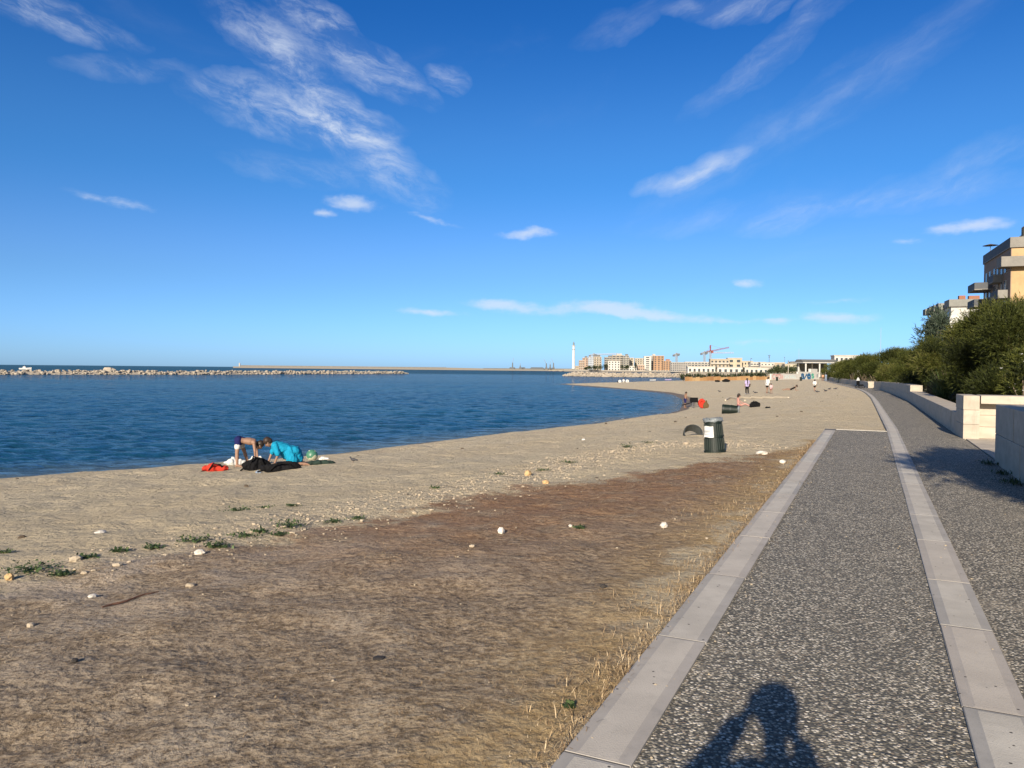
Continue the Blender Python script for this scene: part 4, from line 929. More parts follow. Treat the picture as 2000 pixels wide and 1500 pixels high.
# city trees: small dark crowns between the houses
M_CITY = leaf_material('city_foliage', [(0, (.014, .022, .010)), (.5, (.035, .050, .020)), (1, (.075, .095, .04))], .7)
def far_tree(px, ytop, D, wpx, label, seed, mat=None, base=None):
    t = at(px, ytop, D); w_ = wpx / FPX * D; zb = -.4 if base is None else base; H = t.z - zb; rg = np.random.default_rng(seed); r = random.Random(seed)
    e = empty('broadleaf_tree', (t.x, D, zb), 0, label, 'tree', 'small dark trees before the far buildings'); m = MB(); m.tube([(0, 0, 0), (.1, 0, H * .4), (0, 0, H * .7)], [H * .04, H * .03, H * .015], 6); m.build('trunk', M_BARK, e)
    l = [(r.uniform(-.3, .3) * w_, r.uniform(-.3, .3) * w_, H * r.uniform(.45, .8), w_ * .28, w_ * .28, H * .2) for _ in range(7)]
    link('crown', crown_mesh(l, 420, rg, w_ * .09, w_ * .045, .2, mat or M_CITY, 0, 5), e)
for i, (px, yt, D, w_, lb) in enumerate([(1152, 714, 1190, 10, 'dark tree below the blue-grey block, the left one'), (1163, 715, 1185, 12, 'wide dark tree below the tan block'), (1172, 713, 1195, 9, 'dark tree just left of the tall gap on the skyline'), (1183, 709, 1200, 9, 'tallest dark tree in the gap left of the white villa'),
    (1215, 712, 1200, 7, 'dark tree right of the white villa'), (1224, 714, 1195, 10, 'dark tree below the grey-green block'), (1241, 711, 1215, 5, 'small dark tree by the curved white house'), (1144, 717, 1210, 8, 'low dark tree under the pinkish stepped block'),
    (1374, 717, 470, 6, 'thin dark tree behind the long white hall'), (1452, 716, 405, 6, 'narrow dark cypress-like tree among the white halls'), (1520, 717, 330, 26, 'dark hedge tree left of the lamp column'), (1541, 716, 320, 24, 'dark hedge tree behind the pale part of the graffiti wall'), (1560, 714, 330, 22, 'dark hedge tree beside the open pavilion'), (1505, 720, 300, 14, 'small green tree at the left end of the graffiti wall')]):
    far_tree(px, yt, D, w_, lb, 300 + i)

# ------------------------------------------------------------------ cranes, masts and lamp posts
M_RED = pm('crane_red', (.20, .055, .04), .6); M_STEEL = pm('steel_grey', (.30, .31, .32), .5, metal=.3); M_DKST = pm('dark_steel', (.10, .11, .12), .5)
def lattice(m, a, b, s, n, r=.12):
    a = Vector(a); b = Vector(b); d = (b - a).normalized(); u = d.orthogonal().normalized(); w_ = d.cross(u)
    cs = [u * s + w_ * s, u * -s + w_ * s, u * -s - w_ * s, u * s - w_ * s]
    for c in cs: m.tube([a + c, b + c], r, 4)
    for k in range(n):
        p = a.lerp(b, k / n); q = a.lerp(b, (k + 1) / n)
        for i in range(4): m.tube([p + cs[i], q + cs[(i + 1) % 4]], r * .7, 4, caps=False)
def tower_crane(label, px, ybase, ytop, D, jib_px, jib_y, cj_px, mat, mat2, yslew):
    bs = at(px, ybase, D); sl = at(px, yslew, D); tp = at(px, ytop, D); je = at(jib_px, jib_y, D); ce = at(cj_px, yslew + 1, D)
    e = empty('tower_crane', (bs.x, bs.y, bs.z), 0, label, 'crane'); o = Vector((bs.x, bs.y, bs.z)); k = D / 700
    m = MB(); lattice(m, (0, 0, 0), sl - o, .7 * k, 12, .15 * k); m.build('mast', mat2, e)
    m = MB(); lattice(m, sl - o, je - o, .45 * k, 14, .11 * k); m.build('jib', mat, e)
    m = MB(); lattice(m, sl - o, ce - o, .5 * k, 5, .14 * k); m.build('counter_jib', mat, e)
    c = ce - o; m = MB(); m.box((c.x, c.y, c.z - 1.6 * k), (2.0 * k, 1.3 * k, 1.8 * k)); m.build('counterweight', M_DKST, e)
    s = sl - o; m = MB(); m.box((s.x + 1.4 * k, s.y - 1.0 * k, s.z - 1.6 * k), (1.8 * k, 1.6 * k, 2.2 * k)); m.build('cab', M_RED if mat is M_RED else M_DKST, e)
    m = MB(); lattice(m, s, tp - o, .4 * k, 4, .16 * k); m.tube([tp - o, (je - o) * .65 + s * .35], .09 * k, 4); m.tube([tp - o, c], .09 * k, 4); m.build('tower_head', mat, e)
tower_crane('red tower crane standing over the beige block', 1387.5, 718, 674, 700, 1424, 678.5, 1380, M_RED, M_STEEL, 686)
tower_crane('grey tower crane behind the long grey block', 1321.5, 712, 689, 1500, 1328, 691.5, 1316, M_STEEL, M_STEEL, 692)
tower_crane('faint far crane with a horizontal jib right of the red crane', 1376, 712, 686, 1600, 1433, 689, 1370, M_STEEL, M_STEEL, 689)
tower_crane('thin crane with a long jib over the left skyline', 1160, 700, 690, 1600, 1205, 691, 1152, M_STEEL, M_STEEL, 693)
def mast(label, px, y0, y1, D, r, arms=(), name='lamp_post', cat='lamp post', mat=None):
    b = at(px, y0, D); t = at(px, y1, D); e = empty(name, (b.x, b.y, b.z), 0, label, cat); H = t.z - b.z; m = MB(); m.tube([(0, 0, 0), (0, 0, H * .5), (0, 0, H)], [r, r * .85, r * .6], 8); m.build('pole', mat or M_DKST, e)
    for (dx, f, w_, h_) in arms:
        s = D / FPX; mm = MB(); mm.tube([(0, 0, H * f), (dx * s, 0, H * f + .1)], r * .5, 6); mm.box((dx * s, 0, H * f - h_ * s / 2), (w_ * s, w_ * s * .6, h_ * s)); mm.build('lamp_head', M_DKST, e)
    return e
mast('dark power mast with crossbars over the white terrace house', 1502, 722, 693, 480, .22, ((-1.6, .95, 1.6, 1), (1.6, .95, 1.6, 1), (0, .85, 2, 2)), 'power_mast', 'mast')
mast('lamp post with a bent head right of the cream block', 1466, 717, 700, 450, .14, ((1.6, .97, 2, 1.2),)); mast('thin mast left of the cream curved-roof hall', 1532, 722, 697, 480, .12, ((0, .96, 1.2, 1.4),), 'thin_mast', 'mast')
mast('pale lamp column with a dark lantern behind the graffiti wall', 1539.5, 729, 705, 262, .14, ((0, .98, 1.6, 2.4),), mat=M_PALE); mast('very thin tall mast over the tamarisk row', 1719, 735, 640, 150, .045, (), 'thin_mast', 'mast', M_STEEL)
mast('faint thin mast in the sky right of the power mast', 1560, 715, 682, 600, .12, (), 'thin_mast', 'mast', M_STEEL)
hc = 0
for px, yt, lean, lb in ((1001, 699, 2, 'harbour derrick farthest left on the mole'), (1016, 709, 0, 'short dark harbour tower on the mole'), (1067, 701, -5, 'leaning harbour derrick, first of the group by the lighthouse'), (1074.5, 705, 0, 'upright harbour derrick in the middle of the group'), (1081, 700, -4, 'leaning harbour derrick nearest the lighthouse')):
    b = at(px, 720, 1560); t = at(px + lean, yt, 1560); e = empty('harbour_crane', (b.x, b.y, b.z), 0, lb, 'crane', 'harbour cranes on the far mole'); o = Vector((b.x, b.y, b.z)); H = (t - o).z
    m = MB(); m.tube([(0, 0, 0), (0, 0, H * .55)], [1.4, 1.0], 6); m.build('tower', M_DKST, e); m = MB(); m.tube([(0, 0, H * .5), t - o], [.5, .3], 5); m.build('boom', M_STEEL, e); m = MB(); m.box((0, 0, 0), (5, 4, 2.5)); m.build('base', M_DKST, e)
for x0, x1, lb in ((995, 1006, 'low dark harbour shed on the left part of the mole'), (1015, 1026, 'low dark harbour shed under the short tower'), (1036, 1062, 'long low dark shed between the harbour derricks')):
    a, b = at(x0, 717.6, 1580), at(x1, 717.6, 1580); e = empty('harbour_shed', ((a.x + b.x) / 2, 1580, 0), 0, lb, 'shed'); W = b.x - a.x
    m = MB(); m.box((0, 0, -1), (W, 8, a.z)); m.build('wall', M_DKST, e); m = MB(); m.box((0, 0, a.z - 1), (W * .98, 8.4, 1.2), 0, 0, (.9, .2)); m.build('roof', M_DKBAND, e)

# ------------------------------------------------------------------ reed fence, garden plants, graffiti wall, pavilion
M_REED = None
def reed_mat():
    t = NT('reed_panel'); o = t.n('ShaderNodeObjectInfo').outputs['Random']; p = t.obj(); s = t.noise(t.mapping(p, (30, 30, .6)), 1, 3)
    c = t.ramp(o, [(0, (.24, .125, .055)), (.4, (.32, .19, .085)), (.8, (.42, .30, .16)), (1, (.30, .17, .075))]); c = t.mix(t.rng(s, .3, .7, 0, .5), c, (.20, .11, .05)); return t.fin(c, .85, t.bump(s, .5, .02), .2)
M_REED = reed_mat()
fe = empty('reed_fence', (0, 0, 0), 0, 'low brown reed fence at the back of the beach', 'fence')
a, b = gp(1338, 744.5), gp(1506, 741.5); N = 26; dv = (b - a) / N
pmesh = MB(); rr_ = random.Random(3); L = dv.length
for k in range(16): pmesh.tube([((k + .5) / 16 * L - L / 2, 0, 0), ((k + .5) / 16 * L - L / 2, 0, 1.05 + rr_.uniform(-.06, .05))], L / 33, 5)
pmesh = pmesh.mesh('panel', M_REED); ra = math.atan2(dv.y, dv.x)
post = MB(); post.box((0, 0, 0), (.1, .1, 1.2)); post = post.mesh('post', M_BARK)
for k in range(N):
    c = a + dv * (k + .5); o = link('panel', pmesh, fe, (c.x, c.y, hz(c.x, c.y) - .05), ra + rr_.uniform(-.04, .04)); o.scale = (1, 1, rr_.uniform(.85, 1.12)); c = a + dv * k; link('post', post, fe, (c.x, c.y + .12, hz(c.x, c.y) - .05), ra)
nrm = Vector((-dv.y, dv.x, 0)).normalized()
spots = ['first garden plant at the left end of the reed fence', 'second garden plant from the left end of the fence', 'spiky garden plant before the left white hall', 'tall spiky garden plant in front of the white hall', 'garden plant right of the tall spiky one', 'garden plant under the red crane', 'dark rounded garden plant left of the parasol-like one', 'broad flat-topped dark green garden plant', 'garden plant right of the flat-topped one', 'garden plant behind the woman in lilac', 'garden plant at the middle right of the fence', 'garden plant third from the right end of the fence', 'garden plant second from the right end', 'last garden plant at the right end of the fence']
for i, lb in enumerate(spots):
    c = a + dv * N * (i + .5) / len(spots) + nrm * 1.6; rg = np.random.default_rng(500 + i); n = 150; hd = rg.uniform(0, 6.28, n); h = 2.2 + .8 * rg.random(); 
    e = empty('garden_plant', (c.x, c.y, hz(c.x, c.y)), 0, lb, 'plant', 'dark garden plants behind the reed fence')
    q = np.column_stack([rg.normal(0, .5, n), rg.normal(0, .4, n), rg.uniform(.2, h * .55, n)]); V, F, T = blades(q, rg.uniform(.5, 1.1, n) * h * .5, np.full(n, .16), hd, rg.normal(.75, .4, n), np.clip(rg.normal(.45, .25, n), 0, 1), rg)
    link('leaves', np_mesh('leaves', V, F, M_CITY, False, dict(tint=T)), e); m = MB(); m.tube([(0, 0, 0), (.05, 0, h * .6)], [.1, .06], 6); m.build('stem', M_BARK, e)
gw = empty('graffiti_wall', (0, 0, 0), 0, 'white beach wall painted with pink, pale blue and dark blue graffiti', 'wall')
M_GW = pm('white_render', (.52, .51, .47), .8, .08, 1.0)
a, b = gp(1506, 741.8), gp(1600, 740.5); d = b - a; rz = math.atan2(d.y, d.x); Lw = d.length; zb = min(a.z, b.z) - .1; S = a.y / FPX
gw.location = (a.x, a.y, zb); gw.rotation_euler = (0, 0, rz)
xs = lambda px: (px - 1506) / 94 * Lw
h1 = at(1530, 730, a.y).z - zb; h2 = at(1580, 726.2, b.y).z - zb; h3 = at(1590, 720.5, b.y).z - zb
for nm, x0, x1, h in (('panel', 1506, 1528, h1 * .98), ('panel', 1528, 1556, h1), ('panel', 1556, 1600, h2)):
    m = MB(); m.box(((xs(x0) + xs(x1)) / 2, .2, 0), (xs(x1) - xs(x0) - .02, .4, h)); m.build(nm, M_GW, gw)
m = MB(); m.box(((xs(1582) + xs(1596)) / 2, .35, h2), (xs(1596) - xs(1582), .7, h3 - h2)); m.build('cabin', M_GW, gw)
def ribbon(m, pts, w_, y=-.012):
    for i in range(len(pts) - 1):
        p, q = Vector((pts[i][0], 0, pts[i][1])), Vector((pts[i + 1][0], 0, pts[i + 1][1])); dd = (q - p).normalized(); n_ = Vector((-dd.z, 0, dd.x)) * w_ / 2; ex = dd * w_ * .3
        m.add([(p - ex - n_).to_tuple(), (q + ex - n_).to_tuple(), (q + ex + n_).to_tuple(), (p - ex + n_).to_tuple()], [(0, 1, 2, 3)])
        for k in range(4): m.v[-1 - k] = (m.v[-1 - k][0], y - .0015 * (i % 2), m.v[-1 - k][2])
def arc(cx_, cz_, rx, rz_, t0, t1, n=12): return [(cx_ + rx * math.cos(math.radians(t0 + (t1 - t0) * k / n)), cz_ + rz_ * math.sin(math.radians(t0 + (t1 - t0) * k / n))) for k in range(n + 1)]
sx = Lw / 94
def gpx(px, py): return (xs(px), (741.6 - py) * S * 1.06)
mp = pm('paint_pink', (.52, .22, .20), .7); mt = pm('paint_pale_blue', (.50, .66, .68), .7); mb_ = pm('paint_blue', (.02, .11, .24), .6); mg = pm('paint_green', (.06, .36, .26), .6)
m = MB(); c = gpx(1511, 735); ribbon(m, arc(c[0], c[1], 2.2 * sx, 4.4 * S, 60, 300), .28); c = gpx(1516, 735.5); ribbon(m, arc(c[0], c[1], 1.6 * sx, 3.2 * S, 0, 360), .24); c = gpx(1521.5, 735); ribbon(m, arc(c[0], c[1], 1.8 * sx, 4 * S, 40, 400), .26)
ribbon(m, [gpx(1525, 739), gpx(1526, 732), gpx(1527.3, 739)], .24); ribbon(m, [gpx(1513, 732), gpx(1518, 731.2), gpx(1524, 731.8)], .18); m.build('pink_lettering', mp, gw)
m = MB(); ribbon(m, [gpx(1531.5, 733), gpx(1531.8, 737), gpx(1533.5, 737.8), gpx(1534.6, 733)], .2); c = gpx(1538, 735.4); ribbon(m, arc(c[0], c[1], 1.5 * sx, 2.3 * S, 50, 310), .2); ribbon(m, [gpx(1541, 733), gpx(1542.6, 737.7), gpx(1544.2, 733)], .2)
c = gpx(1547, 735.4); ribbon(m, arc(c[0], c[1], 1.5 * sx, 2.3 * S, 0, 360), .2); ribbon(m, [gpx(1550.5, 733), gpx(1550.6, 737.7), gpx(1553, 737.7)], .2); m.build('pale_lettering', mt, gw)
m = MB(); ribbon(m, [gpx(1563.4, 739.3), gpx(1563.6, 730)], .5); c = gpx(1565.3, 731.9); ribbon(m, arc(c[0], c[1], 2.1 * sx, 1.9 * S, -90, 100), .5, -.02); c = gpx(1565.6, 736.4); ribbon(m, arc(c[0], c[1], 2.4 * sx, 2.5 * S, -110, 90), .55, -.016)
ribbon(m, [gpx(1569, 739.5), gpx(1574, 730.5)], .5); c = gpx(1578.5, 734.8); ribbon(m, arc(c[0], c[1], 2.6 * sx, 3.7 * S, 0, 360), .75, -.024); ribbon(m, [gpx(1575, 733), gpx(1578, 729.5), gpx(1580.5, 731), gpx(1581.5, 738.5)], .5, -.028); m.build('blue_lettering', mb_, gw)
m = MB(); c = gpx(1586, 731.8); ribbon(m, arc(c[0], c[1], 2.0 * sx, 1.8 * S, 20, 270), .42); c = gpx(1586.2, 735.6); ribbon(m, arc(c[0], c[1], 2.2 * sx, 2.1 * S, 90, -150), .42, -.02); m.build('green_lettering', mg, gw)
m = MB(); q = gpx(1595.5, 736.5); m.box((q[0], -.02, q[1]), (.7, .03, 1.0)); m.build('notice', M_STEEL, gw)
# open pavilion
pv = empty('beach_pavilion', (0, 0, 0), 0, 'open pavilion with white posts and dark roof behind the graffiti wall', 'pavilion'); D = 285
q = at(1592, 728, D); pv.location = (q.x, q.y, -.5); s = D / FPX; M_WP = pm('white_post', (.50, .49, .46), .6)
for px in (1573.5, 1600.5, 1628):
    m = MB(); m.box(((px - 1592) * s, 0, 0), (.42, .42, at(px, 708, D).z + .5)); m.build('post', M_WP, pv)
    m = MB(); m.box(((px - 1592) * s, 7, 0), (.42, .42, at(px, 707, D).z + .5)); m.build('post', M_WP, pv)
zr = at(1592, 709, D).z + .5; m = MB(); m.box((8 * s, 3.5, zr), (66 * s, 8.4, .35)); m.build('fascia', M_WP, pv); m = MB(); m.box((8 * s, 3.5, zr + .36), (67 * s, 8.8, 1.0), 0, 0, (1, .55)); m.build('roof', M_DKBAND, pv)
m = MB(); m.box((10 * s, 8, 0), (60 * s, .3, zr - .02)); m.build('back_wall', M_DKBAND, pv)

# ------------------------------------------------------------------ apartment blocks on the right
M_ORANGE = pm('ochre_render', (.40, .275, .145), .85, .1, .4, .2, 10, .01); M_OSIDE = pm('brown_facade', (.27, .19, .135), .8, .12, .5); M_BAL = pm('balcony_concrete', (.20, .19, .17), .8, .12, .5); M_BALD = pm('balcony_slate', (.075, .08, .088), .7, .15, .5)
M_FRAME = pm('window_frame', (.42, .41, .38), .5); M_SLATE = pm('slate_roof', (.12, .12, .125), .7)
def frame_box(m, cx_, w_, z, h, yf, t=.09, dp=.12):
    m.box((cx_ - w_ / 2 - t / 2, yf, z - t), (t, dp, h + 2 * t)); m.box((cx_ + w_ / 2 + t / 2, yf, z - t), (t, dp, h + 2 * t)); m.box((cx_, yf, z + h), (w_, dp, t)); m.box((cx_, yf, z - t), (w_, dp, t))
def block_local(root_px, ytop, D, az_deg):
    q = at(root_px, ytop, D); return Vector((q.x, q.y, 0)), q.z, -math.radians(az_deg)
org, ztop, rz = block_local(1977, 463.6, 135, 21.7)
ap = empty('apartment_building', (org.x, org.y, -.5), rz, 'ochre apartment block with dark stacked balconies at the right edge', 'building'); ap_ = ap
H = ztop + .5; LEN = 23.0; WID = 26.0   # local +y runs away along the shaded side, +x along the sunlit front
nf = 8; fh = H / nf
m = MB(); m.box((WID / 2, LEN / 2, 0), (WID, LEN, H - 1.6)); m.build('wall', M_ORANGE, ap)
m = MB(); m.box((.0 - .06, LEN / 2, 0), (.12, LEN, H - 1.65)); m.build('brown_side', M_OSIDE, ap)  # thin sheet, darker and browner than the render, over the whole long side
m = MB(); m.box((WID / 2, -.08, 0), (WID - .1, .14, fh * 4.55)); m.build('brown_base', M_OSIDE, ap)  # same darker brown laid over the lower part of the front
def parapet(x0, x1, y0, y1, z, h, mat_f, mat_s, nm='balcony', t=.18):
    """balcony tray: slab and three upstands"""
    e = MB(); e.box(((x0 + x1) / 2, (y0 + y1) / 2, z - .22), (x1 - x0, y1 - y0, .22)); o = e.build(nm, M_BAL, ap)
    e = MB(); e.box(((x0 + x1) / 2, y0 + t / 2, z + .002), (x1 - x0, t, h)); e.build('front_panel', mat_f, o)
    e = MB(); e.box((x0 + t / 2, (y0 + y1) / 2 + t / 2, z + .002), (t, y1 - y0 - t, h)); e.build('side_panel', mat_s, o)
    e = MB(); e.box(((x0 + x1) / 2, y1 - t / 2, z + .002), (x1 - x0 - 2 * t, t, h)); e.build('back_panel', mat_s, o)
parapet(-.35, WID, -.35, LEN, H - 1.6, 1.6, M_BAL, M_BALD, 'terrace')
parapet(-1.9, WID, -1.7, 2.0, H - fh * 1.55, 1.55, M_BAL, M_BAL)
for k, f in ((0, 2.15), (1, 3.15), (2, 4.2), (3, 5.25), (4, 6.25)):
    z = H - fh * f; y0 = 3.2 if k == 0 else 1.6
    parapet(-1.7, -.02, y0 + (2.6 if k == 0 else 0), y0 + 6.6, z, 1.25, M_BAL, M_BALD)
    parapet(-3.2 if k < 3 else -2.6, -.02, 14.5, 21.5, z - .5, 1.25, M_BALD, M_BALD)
for f in range(1, nf):
    z = H - fh * (f + .85)
    for yy in (3.6, 6.4, 9.8, 12.6, 16.5, 19.8):
        o = link('window', win_mesh(1.3, 1.75, M_GLASS), ap, (-.16, yy, z + .3), math.pi / 2); mm = MB(); frame_box(mm, 0, 1.3, 0, 1.75, -.02); mm.build('frame', M_FRAME, o)
    for xx in (4.5, 9.5, 14.5):
        o = link('window', win_mesh(1.5, 1.7, M_GLASS), ap, (xx, -.1 if f < 4 else -.2, z + .3)); mm = MB(); frame_box(mm, 0, 1.5, 0, 1.7, -.02); mm.build('frame', M_FRAME, o)
m = MB(); m.add([(1.2, 1.0, H - .2), (WID, 1.0, H - .2), (WID, LEN, H - .2), (1.2, LEN - 2, H - .2), (5.5, 3.5, H + 3.4), (WID, 3.5, H + 3.4), (WID, LEN - 4, H + 3.4), (5.5, LEN - 6, H + 3.4)], [(0, 1, 5, 4), (4, 5, 6, 7), (3, 0, 4, 7), (2, 3, 7, 6), (1, 2, 6, 5)]); m.build('attic_roof', M_SLATE, ap)
m = MB(); m.box((8, 2.0, H - .1), (12, 2.0, 2.2)); m.build('attic_wall', M_ORANGE, ap)
m = MB(); m.tube([(-.1, 17.5, H), (-.1, 17.5, H + 1.3)], .06, 6); m.tube([(-.1, 17.5, H + 1.25), (-.1, 17.5, H + 1.6)], [1.4, .05], 10); m.build('sunshade', M_SLATE, ap)
# grey and white block behind
org, ztop, rz = block_local(1858, 588, 200, 19.0)
ap = empty('apartment_building', (org.x, org.y, -.5), rz, 'grey and white apartment block behind the tamarisks, left of the ochre block', 'building'); H = ztop + .5; nf = 6; fh = H / nf
M_WB = pm('white_block', (.46, .45, .42), .8, .08, .4); M_GB = pm('grey_parapet', (.21, .21, .19), .8, .12, .4)
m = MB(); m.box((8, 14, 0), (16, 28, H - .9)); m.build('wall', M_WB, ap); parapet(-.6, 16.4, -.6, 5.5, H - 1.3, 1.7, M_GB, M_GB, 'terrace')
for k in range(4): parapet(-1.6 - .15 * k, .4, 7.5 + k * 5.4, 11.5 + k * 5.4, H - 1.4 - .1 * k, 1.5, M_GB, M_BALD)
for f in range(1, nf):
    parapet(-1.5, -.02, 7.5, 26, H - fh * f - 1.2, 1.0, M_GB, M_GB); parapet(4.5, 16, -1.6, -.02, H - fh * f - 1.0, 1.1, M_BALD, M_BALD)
    for yy in (2.5, 9, 13, 17, 21, 25): link('window', win_mesh(2.0, 1.7, M_GLASS), ap, (-.06, yy, H - fh * f - 1.0), math.pi / 2)
    for xx in (6.5, 10, 13.5): link('window', win_mesh(1.6, 1.6, M_GLASS), ap, (xx, -.06, H - fh * f - .9))
m = MB(); m.box((1.2, -.12, H - fh * 3.2), (3.0, .2, fh * 2.1)); o = m.build('white_panel', M_LH, ap); m = MB(); z0 = H - fh * 2.0
ribbon(m, arc(1.2, z0, .75, 1.1, 20, 380, 16), .22, -.235); ribbon(m, [(.4, z0 - 1.2), (2.0, z0 + 1.1)], .22, -.24); m.build('round_mark', M_DKST, o)
for xx, yy, w_ in ((3, 3, 1.5), (6, 4, 2.5), (9.5, 3, 1.2)):
    m = MB(); m.box((xx, yy, H + .3), (w_, 1.5, 1.3)); m.build('roof_house', M_TERRA, ap)

# ------------------------------------------------------------------ people
SKIN = pm('skin', (.26, .155, .108), .55, .08, 8); SKIN2 = pm('skin_tanned', (.22, .125, .08), .55, .08, 8); HAIR = pm('dark_hair', (.022, .016, .012), .5, .3, 30, .4, 120, .004); HAIRB = pm('brown_hair', (.035, .022, .015), .5, .3, 30)
def cloth(name, c): return pm('cloth_' + name, c, .85, .14, 9, .35, 25, .02, .15)
def J_stand(arm=0.0, stride=0.0, lean=0.0):
    return dict(hipL=(-.09, 0, .90), hipR=(.09, 0, .90), knL=(-.10, .03 + stride, .49), knR=(.10, .03 - stride, .49), anL=(-.10, -.02 + stride * 1.6, .09), anR=(.10, -.02 - stride * 1.9, .10),
                toL=(-.12, .13 + stride * 1.6, .035), toR=(.12, .12 - stride * 1.9, .035), shL=(-.17, lean, 1.39), shR=(.17, lean, 1.39), elL=(-.23, lean - .03 - arm, 1.11), elR=(.23, lean - .03 + arm, 1.11),
                wrL=(-.23, lean + .07 - arm, .87), wrR=(.23, lean + .07 + arm * 1.5, .87), head=(0, lean * 1.3 + .03, 1.58), F=(0, 1, 0))
def fingers(m, el, wr, side, th=1.0):
    d = (wr - el).normalized(); lat = d.cross(Vector((0, 0, 1)))
    lat = lat.normalized() if lat.length > .1 else Vector((1, 0, 0)); nm = lat.cross(d)
    m.capsule(wr, wr + d * .055, .027 * th, .032 * th, 8); m.capsule(wr + d * .05 - lat * .018, wr + d * .05 + lat * .018, .022, .022, 8)
    for k, (o, l) in enumerate(((-.030, .058), (-.010, .074), (.010, .070), (.029, .052))):
        a = wr + d * .075 + lat * o; b = a + d * l * .55 + nm * .006; c = b + d * l * .4 + nm * .022
        m.capsule(a, b, .0095, .009, 6); m.capsule(b, c, .009, .0075, 6)
    a = wr + d * .03 + lat * .03 * side; b = a + d * .03 + lat * .03 * side; m.capsule(a, b, .012, .011, 6); m.capsule(b, b + d * .028 + nm * .01, .0105, .009, 6)
FOLD = bpy.data.textures.new('folds', 'CLOUDS'); FOLD.noise_scale = .11; FOLD.noise_depth = 3
def remesh(o, vox, it=4, fold=0.0):
    r = o.modifiers.new('remesh', 'REMESH'); r.mode = 'VOXEL'; r.voxel_size = vox; r.use_smooth_shade = True
    s = o.modifiers.new('smooth', 'SMOOTH'); s.factor = .5; s.iterations = it
    if fold: d = o.modifiers.new('folds', 'DISPLACE'); d.texture = FOLD; d.strength = fold; d.mid_level = .5; d.texture_coords = 'LOCAL'
    return o
def torso(m, J, g):
    shL, shR, hL, hR = J['shL'], J['shR'], J['hipL'], J['hipR']; mid = (shL + shR) / 2; hm = (hL + hR) / 2
    m.capsule(shL, shR, .062 + g, .062 + g); m.capsule(hL, hR, .095 + g, .095 + g)
    for s, h in ((shL, hL), (shR, hR)):
        a = mid.lerp(s, .55); c = a.lerp(hm.lerp(h, .9), .25); b = a.lerp(hm.lerp(h, .75), .68)
        m.capsule(a, c, .085 + g, .098 + g); m.capsule(c, b, .098 + g, .082 + g); m.capsule(b, h, .082 + g, .088 + g)
